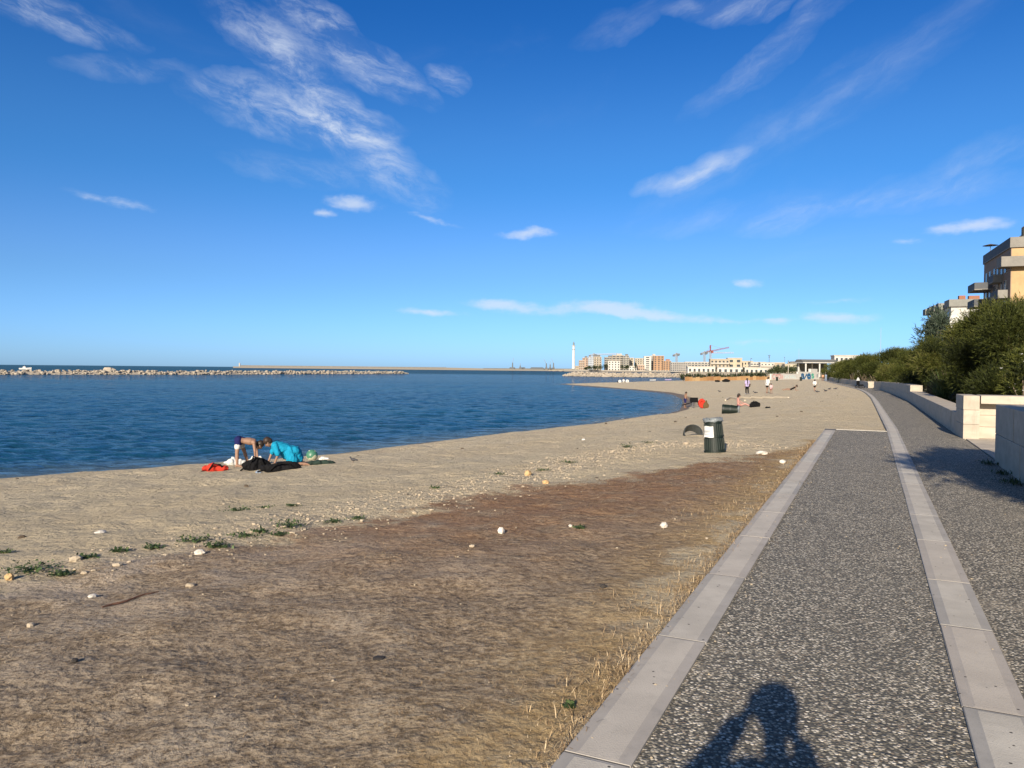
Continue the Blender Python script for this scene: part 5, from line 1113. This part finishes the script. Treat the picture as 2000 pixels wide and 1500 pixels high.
def figure(label, loc, rz, J, skin, top=None, bottom=None, shoes=None, hair=HAIR, long_hair=0.0, scale=1.0, sleeve=.9, legs=.5, loose=.022, vox=.012, skirt=None, group=None, hat=None, top_len=1.0):
    J = {k: Vector(v) for k, v in J.items()}; J['F'].normalize()
    e = empty('person', loc, rz, label, 'person', group); e.scale = (scale,) * 3
    mid = (J['shL'] + J['shR']) / 2; hm = (J['hipL'] + J['hipR']) / 2; sp = (mid - hm).normalized(); hd = J['head']; F = J['F']
    m = MB(); torso(m, J, 0.0)
    nb_ = mid + sp * .03; m.capsule(nb_, hd - (hd - nb_).normalized() * .03, .055, .05)
    U = (hd - nb_).normalized(); U = (U - F * U.dot(F)).normalized() if (U - F * U.dot(F)).length > .05 else Vector((0, 0, 1)); R_ = F.cross(U).normalized()
    m.ball(hd + U * .035 - F * .012, .092, 0, 14, 10); m.ball(hd - U * .02 + F * .012, .078, 0, 12, 8); m.ball(hd - U * .065 + F * .035, .05, 0, 10, 6)
    m.capsule(hd + F * .085 + U * .015, hd + F * .104 - U * .018, .011, .016, 6)
    for s in (-1, 1): m.ball(hd + R_ * .088 * s - U * .005, (.016, .016, .026), 0, 8, 6)
    m.capsule(hd + F * .078 - U * .052 - R_ * .02, hd + F * .078 - U * .052 + R_ * .02, .010, .010, 6)
    for s, sg in (('L', -1), ('R', 1)):
        m.capsule(J['sh' + s], J['el' + s], .05, .039); m.capsule(J['el' + s], J['wr' + s], .038, .026); fingers(m, J['el' + s], J['wr' + s], sg)
        m.capsule(J['hip' + s], J['kn' + s], .085, .056); k, a, t = J['kn' + s], J['an' + s], J['to' + s]; c = k.lerp(a, .3); m.capsule(k, c, .052, .054); m.capsule(c, a, .054, .035)
        m.capsule(a, t, .036, .03); m.ball(a - (t - a).normalized() * .02 - Vector((0, 0, .03)), .036, 0, 8, 6)
    remesh(m.build('body', skin, e), vox, 3)
    eye = MB()
    for s in (-1, 1): eye.ball(hd + F * .086 + R_ * .032 * s + U * .012, .011, 0, 8, 6)
    eye.build('eyes', HAIR, e)
    if hair:
        h = MB(); h.ball(hd + U * .05 - F * .028, .108, 0, 14, 10); h.ball(hd + U * .005 - F * .05, .095, 0, 12, 8)
        if long_hair:
            b = hd - F * .06; dn = Vector((0, 0, -1)); bk = -F
            h.capsule(b, b + (dn * .6 + bk * .15) * long_hair, .075, .06); h.capsule(b + (dn * .6 + bk * .15) * long_hair, b + (dn * 1.0 + bk * .12) * long_hair, .06, .03)
        remesh(h.build('hair', hair, e), .012, 1)
    if hat: h = MB(); h.ball(hd + U * .065 - F * .01, (.112, .115, .085), 0, 14, 8); h.lathe([(.10, 0), (.16, -.01), (.155, .0), (.10, .012)], 16, 0, hd + U * .06); h.build('hat', hat, e)
    if top:
        h = MB(); torso(h, {k: v for k, v in J.items()}, loose)
        for s in 'LR':
            a, b, c = J['sh' + s], J['el' + s], J['wr' + s]
            h.capsule(a, a.lerp(b, min(1, sleeve)), .056 + loose, .05 + loose * .8)
            if sleeve > 1: h.capsule(b, b.lerp(c, sleeve - 1), .046 + loose * .6, .036 + loose * .6)
        if skirt:
            for q in skirt: h.capsule(Vector(q[0]), Vector(q[1]), q[2], q[3])
        remesh(h.build('top', top, e), .012, 4, .05)
    if bottom:
        h = MB(); h.capsule(J['hipL'], J['hipR'], .105 + loose * .5, .105 + loose * .5); h.capsule(hm, hm + sp * .1, .11 + loose * .4, .10 + loose * .4)
        for s in 'LR':
            a, b, c = J['hip' + s], J['kn' + s], J['an' + s]; h.capsule(a, a.lerp(b, min(1, legs)), .094 + loose * .5, .072 + loose * (.9 if legs < 1 else .4))
            if legs > 1: h.capsule(b, b.lerp(c, legs - 1), .066 + loose * .4, .056 + loose * .5)
        remesh(h.build('trousers' if legs > 1 else 'shorts', bottom, e), .014, 4, .025)
    if shoes:
        h = MB()
        for s in 'LR': h.capsule(J['an' + s] - Vector((0, 0, .03)), J['to' + s] + Vector((0, 0, .01)), .05, .042)
        remesh(h.build('shoes', shoes, e), .014, 3)
    return e
def ground_at(px, py):
    p = gp(px, py); p.z = float(gz(np.array([[p.x, p.y]]))[0]); return p
def tocam(p): return math.atan2(-p.x, p.y)      # turns local +y away from the camera, +x to the right of the view
NAVY = cloth('navy', (.012, .014, .075)); WHITEC = cloth('white', (.52, .52, .50)); CYAN = cloth('cyan', (.008, .23, .38)); BLACKC = cloth('black', (.006, .006, .007)); LILAC = cloth('lilac', (.34, .29, .47)); PINKC = cloth('pale_pink', (.50, .36, .36)); PEACH = cloth('peach', (.44, .25, .15)); GREYB = cloth('grey_blue', (.20, .25, .33)); MAROON = cloth('maroon', (.16, .03, .04))
# bending bather
p = ground_at(465, 911)
J = dict(hipL=(0, -.09, .80), hipR=(.02, .09, .80), knL=(-.03, -.13, .43), knR=(.17, .15, .45), anL=(-.03, -.15, .08), anR=(.28, .17, .08), toL=(.10, -.17, .03), toR=(.42, .19, .03),
         shL=(.43, -.16, .72), shR=(.43, .16, .74), elL=(.46, -.22, .47), elR=(.52, .2, .45), wrL=(.47, -.17, .25), wrR=(.54, .12, .24), head=(.60, 0, .62), F=(.55, 0, -.83))
e = figure('person bending over by the water in navy shorts with a white hem', p, tocam(p), J, SKIN, None, NAVY, None, HAIR, 0.0, .84, legs=.42, vox=.010)
h = MB(); jj = {k: Vector(v) for k, v in J.items()}
for s in 'LR': a = jj['hip' + s].lerp(jj['kn' + s], .40); b = jj['hip' + s].lerp(jj['kn' + s], .56); h.capsule(a, b, .094, .09)
remesh(h.build('white_hem', WHITEC, e), .014, 3)
# kneeling bather
p = ground_at(558, 911)
J = dict(hipL=(.24, -.1, .40), hipR=(.24, .1, .40), knL=(.08, -.13, .07), knR=(.10, .13, .07), anL=(.50, -.12, .06), anR=(.48, .12, .06), toL=(.62, -.12, .03), toR=(.60, .12, .03),
         shL=(-.27, -.17, .56), shR=(-.25, .17, .56), elL=(-.20, -.23, .33), elR=(-.37, .2, .32), wrL=(-.27, -.20, .14), wrR=(-.44, .15, .13), head=(-.46, 0, .64), F=(-.62, 0, -.78))
figure('person kneeling on all fours in a bright cyan shirt by the water', p, tocam(p), J, SKIN, CYAN, BLACKC, None, HAIRB, 0.12, .86, sleeve=.85, legs=.7, loose=.035, vox=.010, skirt=[((.10, -.1, .40), (.16, -.14, .20), .15, .16), ((.24, 0, .38), (.30, 0, .2), .17, .17), ((-.05, 0, .46), (.0, 0, .30), .15, .13)])
# the others on the sand
p = ground_at(1338, 797); J = J_stand(.1, .05, .05); J['elL'] = (-.24, .10, 1.14); J['wrL'] = (-.12, .28, 1.05); J['head'] = (0, .10, 1.55); J['F'] = (0, .8, -.6)
figure('boy in navy shorts standing at the curve of the water', p, tocam(p) - 1.2, J, SKIN2, None, NAVY, None, HAIRB, 0, .74, legs=.75)
p = ground_at(1459, 770); figure('woman in a lilac top and black trousers with long dark hair', p, tocam(p) + .3, J_stand(.02, .03), SKIN, LILAC, BLACKC, WHITEC, HAIR, .48, .97, legs=1.9, loose=.03, sleeve=.8)
w_p = p
p = ground_at(1498, 768); J = J_stand(0, .06, .09); J['wrR'] = (.2, .30, .95); J['wrL'] = (-.05, .32, .92); J['F'] = (0, .8, -.6)
figure('adult in a white top and black shorts leaning to a child', p, tocam(p) - .9, J, SKIN2, WHITEC, BLACKC, None, HAIR, .2, 1.0, legs=.45, loose=.035, sleeve=1.2)
p = ground_at(1506, 769.5); figure('small child in pale pink held by the adult in white', p, tocam(p) + .4, J_stand(.05, .05), SKIN2, PINKC, MAROON, None, HAIR, .1, .62, legs=.3)
p = ground_at(1591, 764.5); figure('child in a pale shirt and purple cap walking alone', p, tocam(p) - .4, J_stand(.08, .10), SKIN, WHITEC, BLACKC, None, HAIR, 0, .70, legs=.6, hat=cloth('purple', (.12, .05, .14)))
p = ground_at(1545, 763)
J = dict(hipL=(-.02, -.1, .14), hipR=(-.02, .1, .14), knL=(-.44, -.12, .12), knR=(-.42, .12, .2), anL=(-.86, -.1, .07), anR=(-.84, .1, .06), toL=(-.97, -.1, .12), toR=(-.95, .1, .12),
         shL=(.42, -.17, .38), shR=(.42, .17, .38), elL=(.50, -.26, .06), elR=(.50, .26, .06), wrL=(.72, -.22, .05), wrR=(.72, .22, .05), head=(.58, 0, .55), F=(-.9, 0, .1))
figure('person in dark swimwear lying propped on the elbows', p, tocam(p), J, SKIN2, BLACKC, BLACKC, None, HAIR, .12, 1.0, sleeve=.12, legs=.2, loose=.008)
p = ground_at(1443, 796)
J = dict(hipL=(-.02, -.1, .11), hipR=(-.02, .1, .11), knL=(.42, -.10, .24), knR=(.42, .12, .20), anL=(.80, -.08, .06), anR=(.82, .12, .06), toL=(.92, -.08, .10), toR=(.94, .12, .10),
         shL=(-.06, -.17, .58), shR=(-.06, .17, .58), elL=(.02, -.24, .32), elR=(.08, .24, .36), wrL=(.16, -.2, .14), wrR=(.26, .2, .3), head=(.01, 0, .78), F=(.9, .4, -.1))
figure('seated woman with bare pink back and long dark hair', p, tocam(p), J, pm('skin_pink', (.40, .21, .175), .55, .08, 8), None, MAROON, None, HAIR, .34, .92, legs=.2, loose=.006)
p = gp(1218, 747)
J2 = dict(J); J2['F'] = (-.6, -.6, 0)
figure('distant person in white sitting at the tip of the sand spit', p, tocam(p) + 1.2, J2, SKIN2, WHITEC, BLACKC, None, HAIR, 0, 1.0, vox=.02, legs=1.0)
for dx, lb, hh in ((-.9, 'white round float left of the person on the spit', .38), (.75, 'white round float right of the person on the spit', .45)):
    m = MB(); m.lathe([(hh * .55 + .16 * math.cos(t), hh * .3 + .16 * math.sin(t)) for t in np.linspace(0, 2 * math.pi, 11)], 18); o = m.build('swim_ring', WHITEC, None, (p.x + dx, p.y - .2, p.z + .55)); o.rotation_euler = (1.35, 0, .2); o.location.z = p.z + hh * .55; tag(o, lb, 'float')
    m = MB(); m.ball((0, 0, 0), (.14, .12, .17), 0, 8, 6); tag(m.build('dark_bag', BLACKC, None, (p.x + dx * 1.5, p.y, p.z + .1)), lb.replace('white round float', 'small dark bag beside the white float'), 'bag')
p = gp(1607, 744); figure('person in a peach top at the right end of the graffiti wall', p, tocam(p), J_stand(), SKIN, PEACH, BLACKC, None, HAIR, .2, .98, vox=.02, legs=.5); p2 = gp(1613, 744.5); figure('person in grey-blue clothes beside the one in peach', p2, tocam(p2) + .7, J_stand(.04, .05), SKIN, GREYB, GREYB, None, HAIR, 0, 1.03, vox=.02, legs=1.9)
# the photographer, whose shadow falls on the path
J = J_stand(); J.update(shL=(-.17, 0, 1.35), shR=(.17, 0, 1.34), elL=(-.44, .03, 1.20), elR=(.26, .08, 1.12), wrL=(-.08, .15, 1.58), wrR=(.14, .16, 1.46), head=(0, .04, 1.62))
figure('standing photographer whose long shadow falls on the path', (-.10, -.31, 0.0), 0.0, J, SKIN, GREYB, NAVY, WHITEC, HAIRB, 0, 1.0, legs=1.9, sleeve=1.85, loose=.026)
m = MB(); m.box((-.01, -.034, 1.54), (.075, .009, .10)); tag(m.build('phone', M_DKST), 'black phone held up by the photographer at the path', 'phone')

# ------------------------------------------------------------------ bags, towels and toys by the bathers
def lump(name, label, cat, px, py, wpx, hpx, mat, seed, balls=7, deep=.7, group=None, sink=.03, vox=.012, strap=None):
    p = ground_at(px, py); k = p.y / FPX; W = wpx * k; Hh = hpx * k * 1.55; r = random.Random(seed); m = MB()
    for i in range(balls):
        f = (i + .5) / balls - .5; s = math.cos(f * 2.4); m.ball((f * W * .8 + r.uniform(-.04, .04) * W, r.uniform(-.2, .2) * W * deep * .4, Hh * .33 * r.uniform(.75, 1.0)), (W * .16 + W / balls * .4, W * deep * .22, Hh * .55 * max(.35, s) * r.uniform(.7, 1.05)), 0, 10, 7, .08, r)
    e = empty(name, (p.x, p.y, p.z - sink), tocam(p), label, cat, group); o = remesh(m.build('fabric', mat, e), vox, 2, .09)
    if strap:
        t = MB(); t.tube([(-W * .3, -W * deep * .2, Hh * .2), (-W * .1, -W * deep * .35, Hh * .75), (W * .2, -W * deep * .3, Hh * .65), (W * .4, -W * deep * .15, Hh * .1)], .018, 6); t.build('strap', strap, e)
        t = MB(); t.tube([(-W * .5, 0, Hh * .15), (-W * .62, -.05, .03)], .02, 6); t.build('strap', strap, e)
    return e
REDC = cloth('red', (.42, .035, .02)); DARKG = cloth('dark_green', (.02, .035, .028))
lump('backpack', 'red backpack lying on the sand left of the bathers', 'backpack', 421, 919, 42, 16, REDC, 1, 5, .8, strap=BLACKC)
lump('white_towel', 'crumpled white towel behind the bending bather', 'towel', 458, 908, 36, 14, WHITEC, 2, 6); lump('white_towel', 'white towel spread between the two bathers', 'towel', 504, 905, 34, 15, WHITEC, 3, 6)
lump('black_bag', 'black heaped bag at the hands of the bending bather', 'bag', 500, 916, 46, 26, BLACKC, 4, 5, .8, strap=BLACKC); lump('black_bag', 'long black bag in front of the kneeling bather', 'bag', 550, 918, 72, 17, BLACKC, 5, 6, .5, strap=BLACKC)
lump('black_cloth', 'pile of black clothes right of the kneeling bather', 'clothes', 628, 907, 48, 9, DARKG, 6, 8, .6); lump('white_pouch', 'small white pouch beside the green ball', 'pouch', 634, 896, 22, 6, WHITEC, 7, 4); lump('grey_shoe', 'grey shoe on the sand between the two black bags', 'shoe', 505, 919, 9, 8, GREYB, 8, 3)
lump('black_backpack', 'black backpack on the sand right of the seated woman', 'backpack', 1474, 796, 18, 12, BLACKC, 9, 4, .9, strap=BLACKC); lump('sandals', 'pair of dark sandals right of the black backpack', 'sandals', 1500, 796.5, 11, 4, BLACKC, 10, 2)
lump('dark_bundle', 'small dark bundle near the reed fence, the left one', 'bundle', 1401, 746, 9, 4, BLACKC, 11, 4, vox=.02); lump('dark_bundle', 'wider dark bundle near the reed fence, the right one', 'bundle', 1418, 746, 14, 5, BLACKC, 12, 5, vox=.02)
lump('handbag', 'black handbag at the hip of the woman in lilac', 'bag', 1463, 764, 5, 5, BLACKC, 13, 2).location.z += .62
p = ground_at(615, 896); e = empty('beach_ball', (p.x, p.y - .3, p.z + .16), 0, 'green and pale beach ball right of the bathers', 'ball'); m = MB(); m.ball((0, 0, 0), .155, 0, 16, 10)
def ball_mat():
    t = NT('ball_pattern'); c = t.voro(t.obj(), 7, 'Color'); s = t.n('ShaderNodeSeparateColor'); t.l(c, s.inputs[0]); return t.fin(t.ramp(s.outputs[0], [(0, (.05, .16, .10)), (.5, (.10, .30, .22)), (.52, (.42, .42, .30)), (1, (.45, .45, .38))], 'CONSTANT'), .45)
m.build('ball', ball_mat(), e, smooth=True); m = MB(); m.tube([(0, -.155, .02), (0, -.17, .02)], .012, 8); m.build('valve', WHITEC, e)
# folding chair, red float and sack by the boy
p = ground_at(1358, 796); k = p.y / FPX; e = empty('folding_chair', p, tocam(p) + .2, 'black folding beach chair beside the boy at the water', 'chair')
m = MB(); m.box((0, 0, .40), (.62, .55, .06)); m.build('seat', BLACKC, e); m = MB(); m.box((-.05, .26, .42), (.62, .05, .32), 0, 0, (.9, 1)); m.build('backrest', BLACKC, e)
for sx_, sy_ in ((-.28, -.24), (.28, -.24), (-.28, .24), (.28, .24)): m = MB(); m.tube([(sx_, sy_, 0), (sx_ * .8, sy_, .42)], .028, 6); m.build('leg', M_DKST, e)
m = MB(); m.tube([(-.3, -.1, .38), (-.75, -.15, .25), (-1.0, -.15, .18)], .04, 6); m.build('footrest', BLACKC, e)
p = ground_at(1371, 797); e = empty('inflatable_float', p, tocam(p), 'bright red inflatable float standing on the sand', 'float'); m = MB(); m.lathe([(.23 + .11 * math.cos(t), .11 * math.sin(t)) for t in np.linspace(0, 2 * math.pi, 13)], 20); o = m.build('ring', REDC, e, (0, 0, .36), smooth=True); o.rotation_euler = (1.25, 0, .25); o.scale = (.8, 1.05, 1)
m = MB(); m.lathe([(.001, .0), (.2, .0), (.2, .02), (.001, .02)], 16); o = m.build('net', REDC, e, (0, .02, .36)); o.rotation_euler = (1.25, 0, .25)
lump('brown_sack', 'brown sack right of the red float', 'sack', 1379, 797, 10, 12, cloth('brown', (.10, .065, .03)), 14, 3, .9)

# ------------------------------------------------------------------ bins
M_BIN = pm('bin_plastic', (.0035, .011, .008), .55, .3, 14, .2, 60, .005, .5); M_BAG = pm('bin_bag', (.17, .19, .20), .35, .25, 14, .8, 20, .03, .5); M_PAPER = pm('paper', (.55, .55, .54), .8, .05, 9)
def bin_parts(e, h=.80, rb=.245, rt=.20, bag=True):
    m = MB(); m.lathe([(rb - .012, 0), (rb, .01), (rt, h), (rt - .012, h), (rb - .03, .03), (.001, .03)], 28); m.build('shell', M_BIN, e, smooth=False)
    m = MB(); n = 26
    for k in range(n):
        t = 2 * math.pi * k / n; c, s = math.cos(t), math.sin(t)
        for z0, z1 in ((.10, .36), (.42, .70)):
            a = rb + (rt - rb) * z0 / h + .006; b = rb + (rt - rb) * z1 / h + .006; m.tube([(a * c, a * s, z0), (b * c, b * s, z1)], .009, 5)
    m.build('ribs', M_BIN, e)
    for z in (.03, .385, .72):
        r_ = rb + (rt - rb) * z / h; m = MB(); m.lathe([(r_, z), (r_ + .018, z + .006), (r_ + .018, z + .045), (r_, z + .05)], 28); m.build('band', M_BIN, e)
    m = MB(); m.lathe([(rt - .01, h - .01), (rt + .02, h - .005), (rt + .022, h + .02), (rt - .01, h + .022)], 28); m.build('rim', M_BIN, e)
    if bag:
        r = random.Random(5); n = 40; m = MB(); prof = [(-.012, -.10), (.0, .03), (.022, .04), (.028, -.02), (.022, -.06)]; v = []
        for i, (dr, dz) in enumerate(prof):
            for k in range(n): t = 2 * math.pi * k / n; w_ = r.uniform(-.012, .014) * (i > 0) + (.03 * math.sin(3 * t) if i == 4 else 0); rr2 = rt + dr + w_; v.append((rr2 * math.cos(t), rr2 * math.sin(t), h + dz + w_ * .8))
        m.add(v, [(i * n + k, i * n + (k + 1) % n, (i + 1) * n + (k + 1) % n, (i + 1) * n + k) for i in range(4) for k in range(n)]); m.build('bag_liner', M_BAG, e, smooth=True)
p = ground_at(1396.5, 881.5); e = empty('litter_bin', (p.x, p.y, p.z - .02), tocam(p), 'dark green plastic bin standing on the sand with a paper notice', 'bin', 'plastic bins on the beach'); e.rotation_euler = (.02, -.075, tocam(p) - .35); e.scale = (.86, .86, .88); bin_parts(e)
m = MB(); n = 6; v = []
for j in range(4):
    for k in range(n + 1): t = math.radians(-128 + 58 * k / n); z = .40 + .26 * j / 3; r_ = .245 - .045 * z / .8 + .036 + (.02 if j == 0 else 0); v.append((r_ * math.cos(t), r_ * math.sin(t), z + .01 * math.sin(k)))
m.add(v, [(j * (n + 1) + k, j * (n + 1) + k + 1, (j + 1) * (n + 1) + k + 1, (j + 1) * (n + 1) + k) for j in range(3) for k in range(n)]); o = m.build('notice', M_PAPER, e)
m = MB()
for z, a0, a1 in ((.56, -122, -84), (.535, -120, -88), (.48, -118, -92)): m.tube([((.262 + .012) * math.cos(math.radians(t)), (.262 + .012) * math.sin(math.radians(t)), z) for t in np.linspace(a0, a1, 6)], .004, 4)
m.build('printed_lines', M_STEEL, o)
p = ground_at(1424, 807); e = empty('litter_bin', (p.x - .36, p.y, p.z + .22), 0, 'dark bin lying on its side by the seated woman', 'bin', 'plastic bins on the beach'); e.rotation_euler = (0, math.pi / 2 + .05, tocam(p)); bin_parts(e, .80, .23, .2)
# broken hoop half buried
p = ground_at(1355, 852); e = empty('broken_bin', (p.x, p.y, p.z + .02), tocam(p) + .25, 'broken grey hoop of a bin half buried in the sand', 'bin'); m = MB(); n = 30; v = []
for k in range(n + 1):
    t = math.radians(-25 + 235 * k / n); c, s = math.cos(t), math.sin(t)
    for r_, y_ in ((.235, 0), (.25, 0), (.215, .30), (.20, .30)): v.append((r_ * c, y_, r_ * s + .06))
m.add(v, [(k * 4 + a, k * 4 + (a + 1) % 4, k * 4 + 4 + (a + 1) % 4, k * 4 + 4 + a) for k in range(n) for a in range(4)] + [(0, 1, 2, 3)]); o = m.build('hoop', pm('worn_plastic', (.06, .068, .07), .5, .3, 12), e); o.rotation_euler = (-.55, 0, 0)
m = MB()
for k in range(0, n, 2):
    t = math.radians(-25 + 235 * k / n); c, s = math.cos(t), math.sin(t); m.tube([(.253 * c, .02, .253 * s + .06), (.222 * c, .28, .222 * s + .06)], .007, 5)
o = m.build('ribs', M_BIN, e); o.rotation_euler = (-.55, 0, 0)
for px, py, lb, sc in ((1517.5, 744, 'far dark bin before the pink graffiti', 1.15), (1564, 744, 'far dark bin before the dark blue graffiti', 1.15), (1640, 748, 'green bin with a pale bag on the bend of the promenade', 1.3)):
    p = gp(px, py); e = empty('litter_bin', (p.x, p.y, p.z), 0, lb, 'bin', 'plastic bins on the beach'); e.scale = (sc * .9, sc * .9, sc); bin_parts(e, .8, .24, .24, px > 1600)
# pushchair on the promenade
p = Vector((*uv2w(108, -1.25), -.48)); e = empty('pushchair', p, -PA + .9, 'dark pushchair parked on the promenade by the bright wall block', 'pushchair')
m = MB(); m.box((0, 0, .35), (.45, .7, .16)); m.build('seat', BLACKC, e); m = MB(); m.box((0, .30, .5), (.45, .12, .5)); m.build('backrest', BLACKC, e); m = MB(); m.tube([(-.2, .35, .9), (0, .55, 1.05), (.2, .35, .9)], .02, 6); m.build('handle', M_STEEL, e); m = MB(); m.box((0, .3, 1.0), (.4, .25, .4), 0, 0, (.3, .3)); m.build('pale_cover', WHITEC, e)
for sx_, sy_ in ((-.25, -.35), (.25, -.35), (-.27, .35), (.27, .35)):
    m = MB(); m.lathe([(.16, -.02), (.18, 0), (.16, .02), (.10, .02), (.10, -.02), (.16, -.02)], 16); o = m.build('wheel', BLACKC, e, (sx_, sy_, .18)); o.rotation_euler = (0, math.pi / 2, 0)
    m = MB(); m.tube([(sx_ * .8, sy_, .18), (sx_ * .8, sy_ * .5, .38)], .015, 5); m.build('strut', M_STEEL, e)

# ------------------------------------------------------------------ birds, timber frame, boats
M_BIRD = pm('bird_grey', (.05, .05, .055), .7, .3, 40)
def bird(px, py, rz, label, s=1.0):
    p = ground_at(px, py); e = empty('bird', p, rz, label, 'bird', 'birds on the sand'); e.scale = (s,) * 3; m = MB(); m.ball((0, 0, .13), (.065, .12, .06), 0, 10, 7); m.capsule((0, .09, .16), (0, .13, .20), .035, .03, 8); m.ball((0, .14, .215), .033, 0, 8, 6); m.tube([(0, .165, .213), (0, .195, .205)], [.009, .003], 5); m.tube([(0, -.10, .13), (0, -.20, .11)], [.04, .03], 6); remesh(m.build('body', M_BIRD, e), .01, 2)
    for q in (-.025, .025): m = MB(); m.tube([(q, 0, .09), (q, .01, .0)], .006, 5); m.tube([(q, 0, .004), (q, .04, .004)], .005, 4); m.build('leg', SKIN, e)
for i, (px, py, rz, lb, s_) in enumerate(((690, 904, 1.2, 'dark bird alone on the sand right of the bathers', .6), (1475, 770, 1.5, 'dark bird just right of the woman in lilac', 1.3), (1596, 767.5, .8, 'dark bird below the child in the purple cap', 1.3), (1612, 766, 2, 'dark bird left of the pair near the promenade', 1.3), (1620, 762.5, -1, 'dark bird, left one of the pair near the promenade', 1.3), (1632, 762, -1.6, 'dark bird, right one of the pair near the promenade', 1.3), (1405, 766.5, 1, 'tiny dark bird on the empty sand above the fallen bin', 1.1))): bird(px, py, rz, lb, s_)
M_TIMB = pm('pale_timber', (.50, .43, .32), .8, .12, 3)
e = empty('timber_frame', (0, 0, 0), 0, 'pale timber border lying on the sand behind the seated woman', 'frame')
for (a, b) in (((1417, 783), (1427, 777)), ((1427, 777), (1540, 777)), ((1427, 777.5), (1455, 783))):
    A, B = ground_at(*a), ground_at(*b); d = B - A; m = MB(); n = max(1, int(d.length / 2.0))
    for k in range(n): c0 = A.lerp(B, k / n); c1 = A.lerp(B, (k + 1) / n); c = (c0 + c1) / 2; mm = MB(); mm.box((0, 0, 0), (d.length / n - .01, .12, .14)); mm.build('beam', M_TIMB, e, (c.x, c.y, c.z - .05), math.atan2(d.y, d.x))
def boat(px, py, wpx, label, hull, seed, D=None):
    p = onz(px, py, SEA) if D is None else at(px, py, D); p.z = SEA; L = wpx / FPX * p.y; e = empty('motor_boat', (p.x, p.y, p.z), .1, label, 'boat'); m = MB(); st = []
    for i, (x_, w_, h_) in enumerate(((-.5, .15, .13), (-.2, .17, .13), (.2, .15, .15), (.5, .01, .20))):
        for y_, z_ in ((-w_, h_), (-w_ * .7, -.03), (w_ * .7, -.03), (w_, h_)): st.append((x_ * L, y_ * L, z_ * L))
    m.add(st, [(i * 4 + j, i * 4 + 4 + j, i * 4 + 5 + j, i * 4 + 1 + j) for i in range(3) for j in range(3)] + [(0, 1, 2, 3), (12, 15, 14, 13)] + [(i * 4 + 3, i * 4 + 7, i * 4 + 4, i * 4) for i in range(3)]); m.build('hull', hull, e)
    m = MB(); m.box((-.08 * L, 0, .13 * L), (.26 * L, .2 * L, .13 * L), 0, 0, (.7, .8)); m.build('cabin', M_GLASS if seed else M_LH, e); m = MB(); m.tube([(-.1 * L, 0, .2 * L), (-.1 * L, 0, .42 * L)], .012 * L, 5); m.build('mast', M_STEEL, e)
boat(50, 718.2, 22, 'small white motor boat beyond the breakwater', M_LH, 0, 470)
boat(1275, 743.0, 12, 'small pale boat in the water behind the spit, the left one', M_LH, 1); boat(1305, 742.4, 13, 'small lilac boat in the water behind the spit, the right one', LILAC, 1)
# tideline litter: a few scraps of weed on the sand
wr_ = np.random.default_rng(77); Q = []
for _ in range(420):
    q = np.array([wr_.uniform(-14, 26), wr_.uniform(8, 90)])
    d_ = sd_poly(q[None], COAST)[0]; u, v = w2uv(*q)
    if d_ > 1.2 and v < (vk(u) if u > U_END else -1.3) - .3 and sd_poly(q[None], GPOLY)[0] < -.1: Q.append(q)
Q = np.array(Q); o = link('seaweed_scraps', scatter_mesh('seaweed_scraps', np.column_stack([Q, gz(Q) - .004]), .03 + wr_.exponential(.035, len(Q)), wr_, pm('dry_weed', (.075, .055, .038), .9), TM, .6)); tag(o, 'small scraps of dry weed scattered over the sand', 'seaweed', kind='stuff')
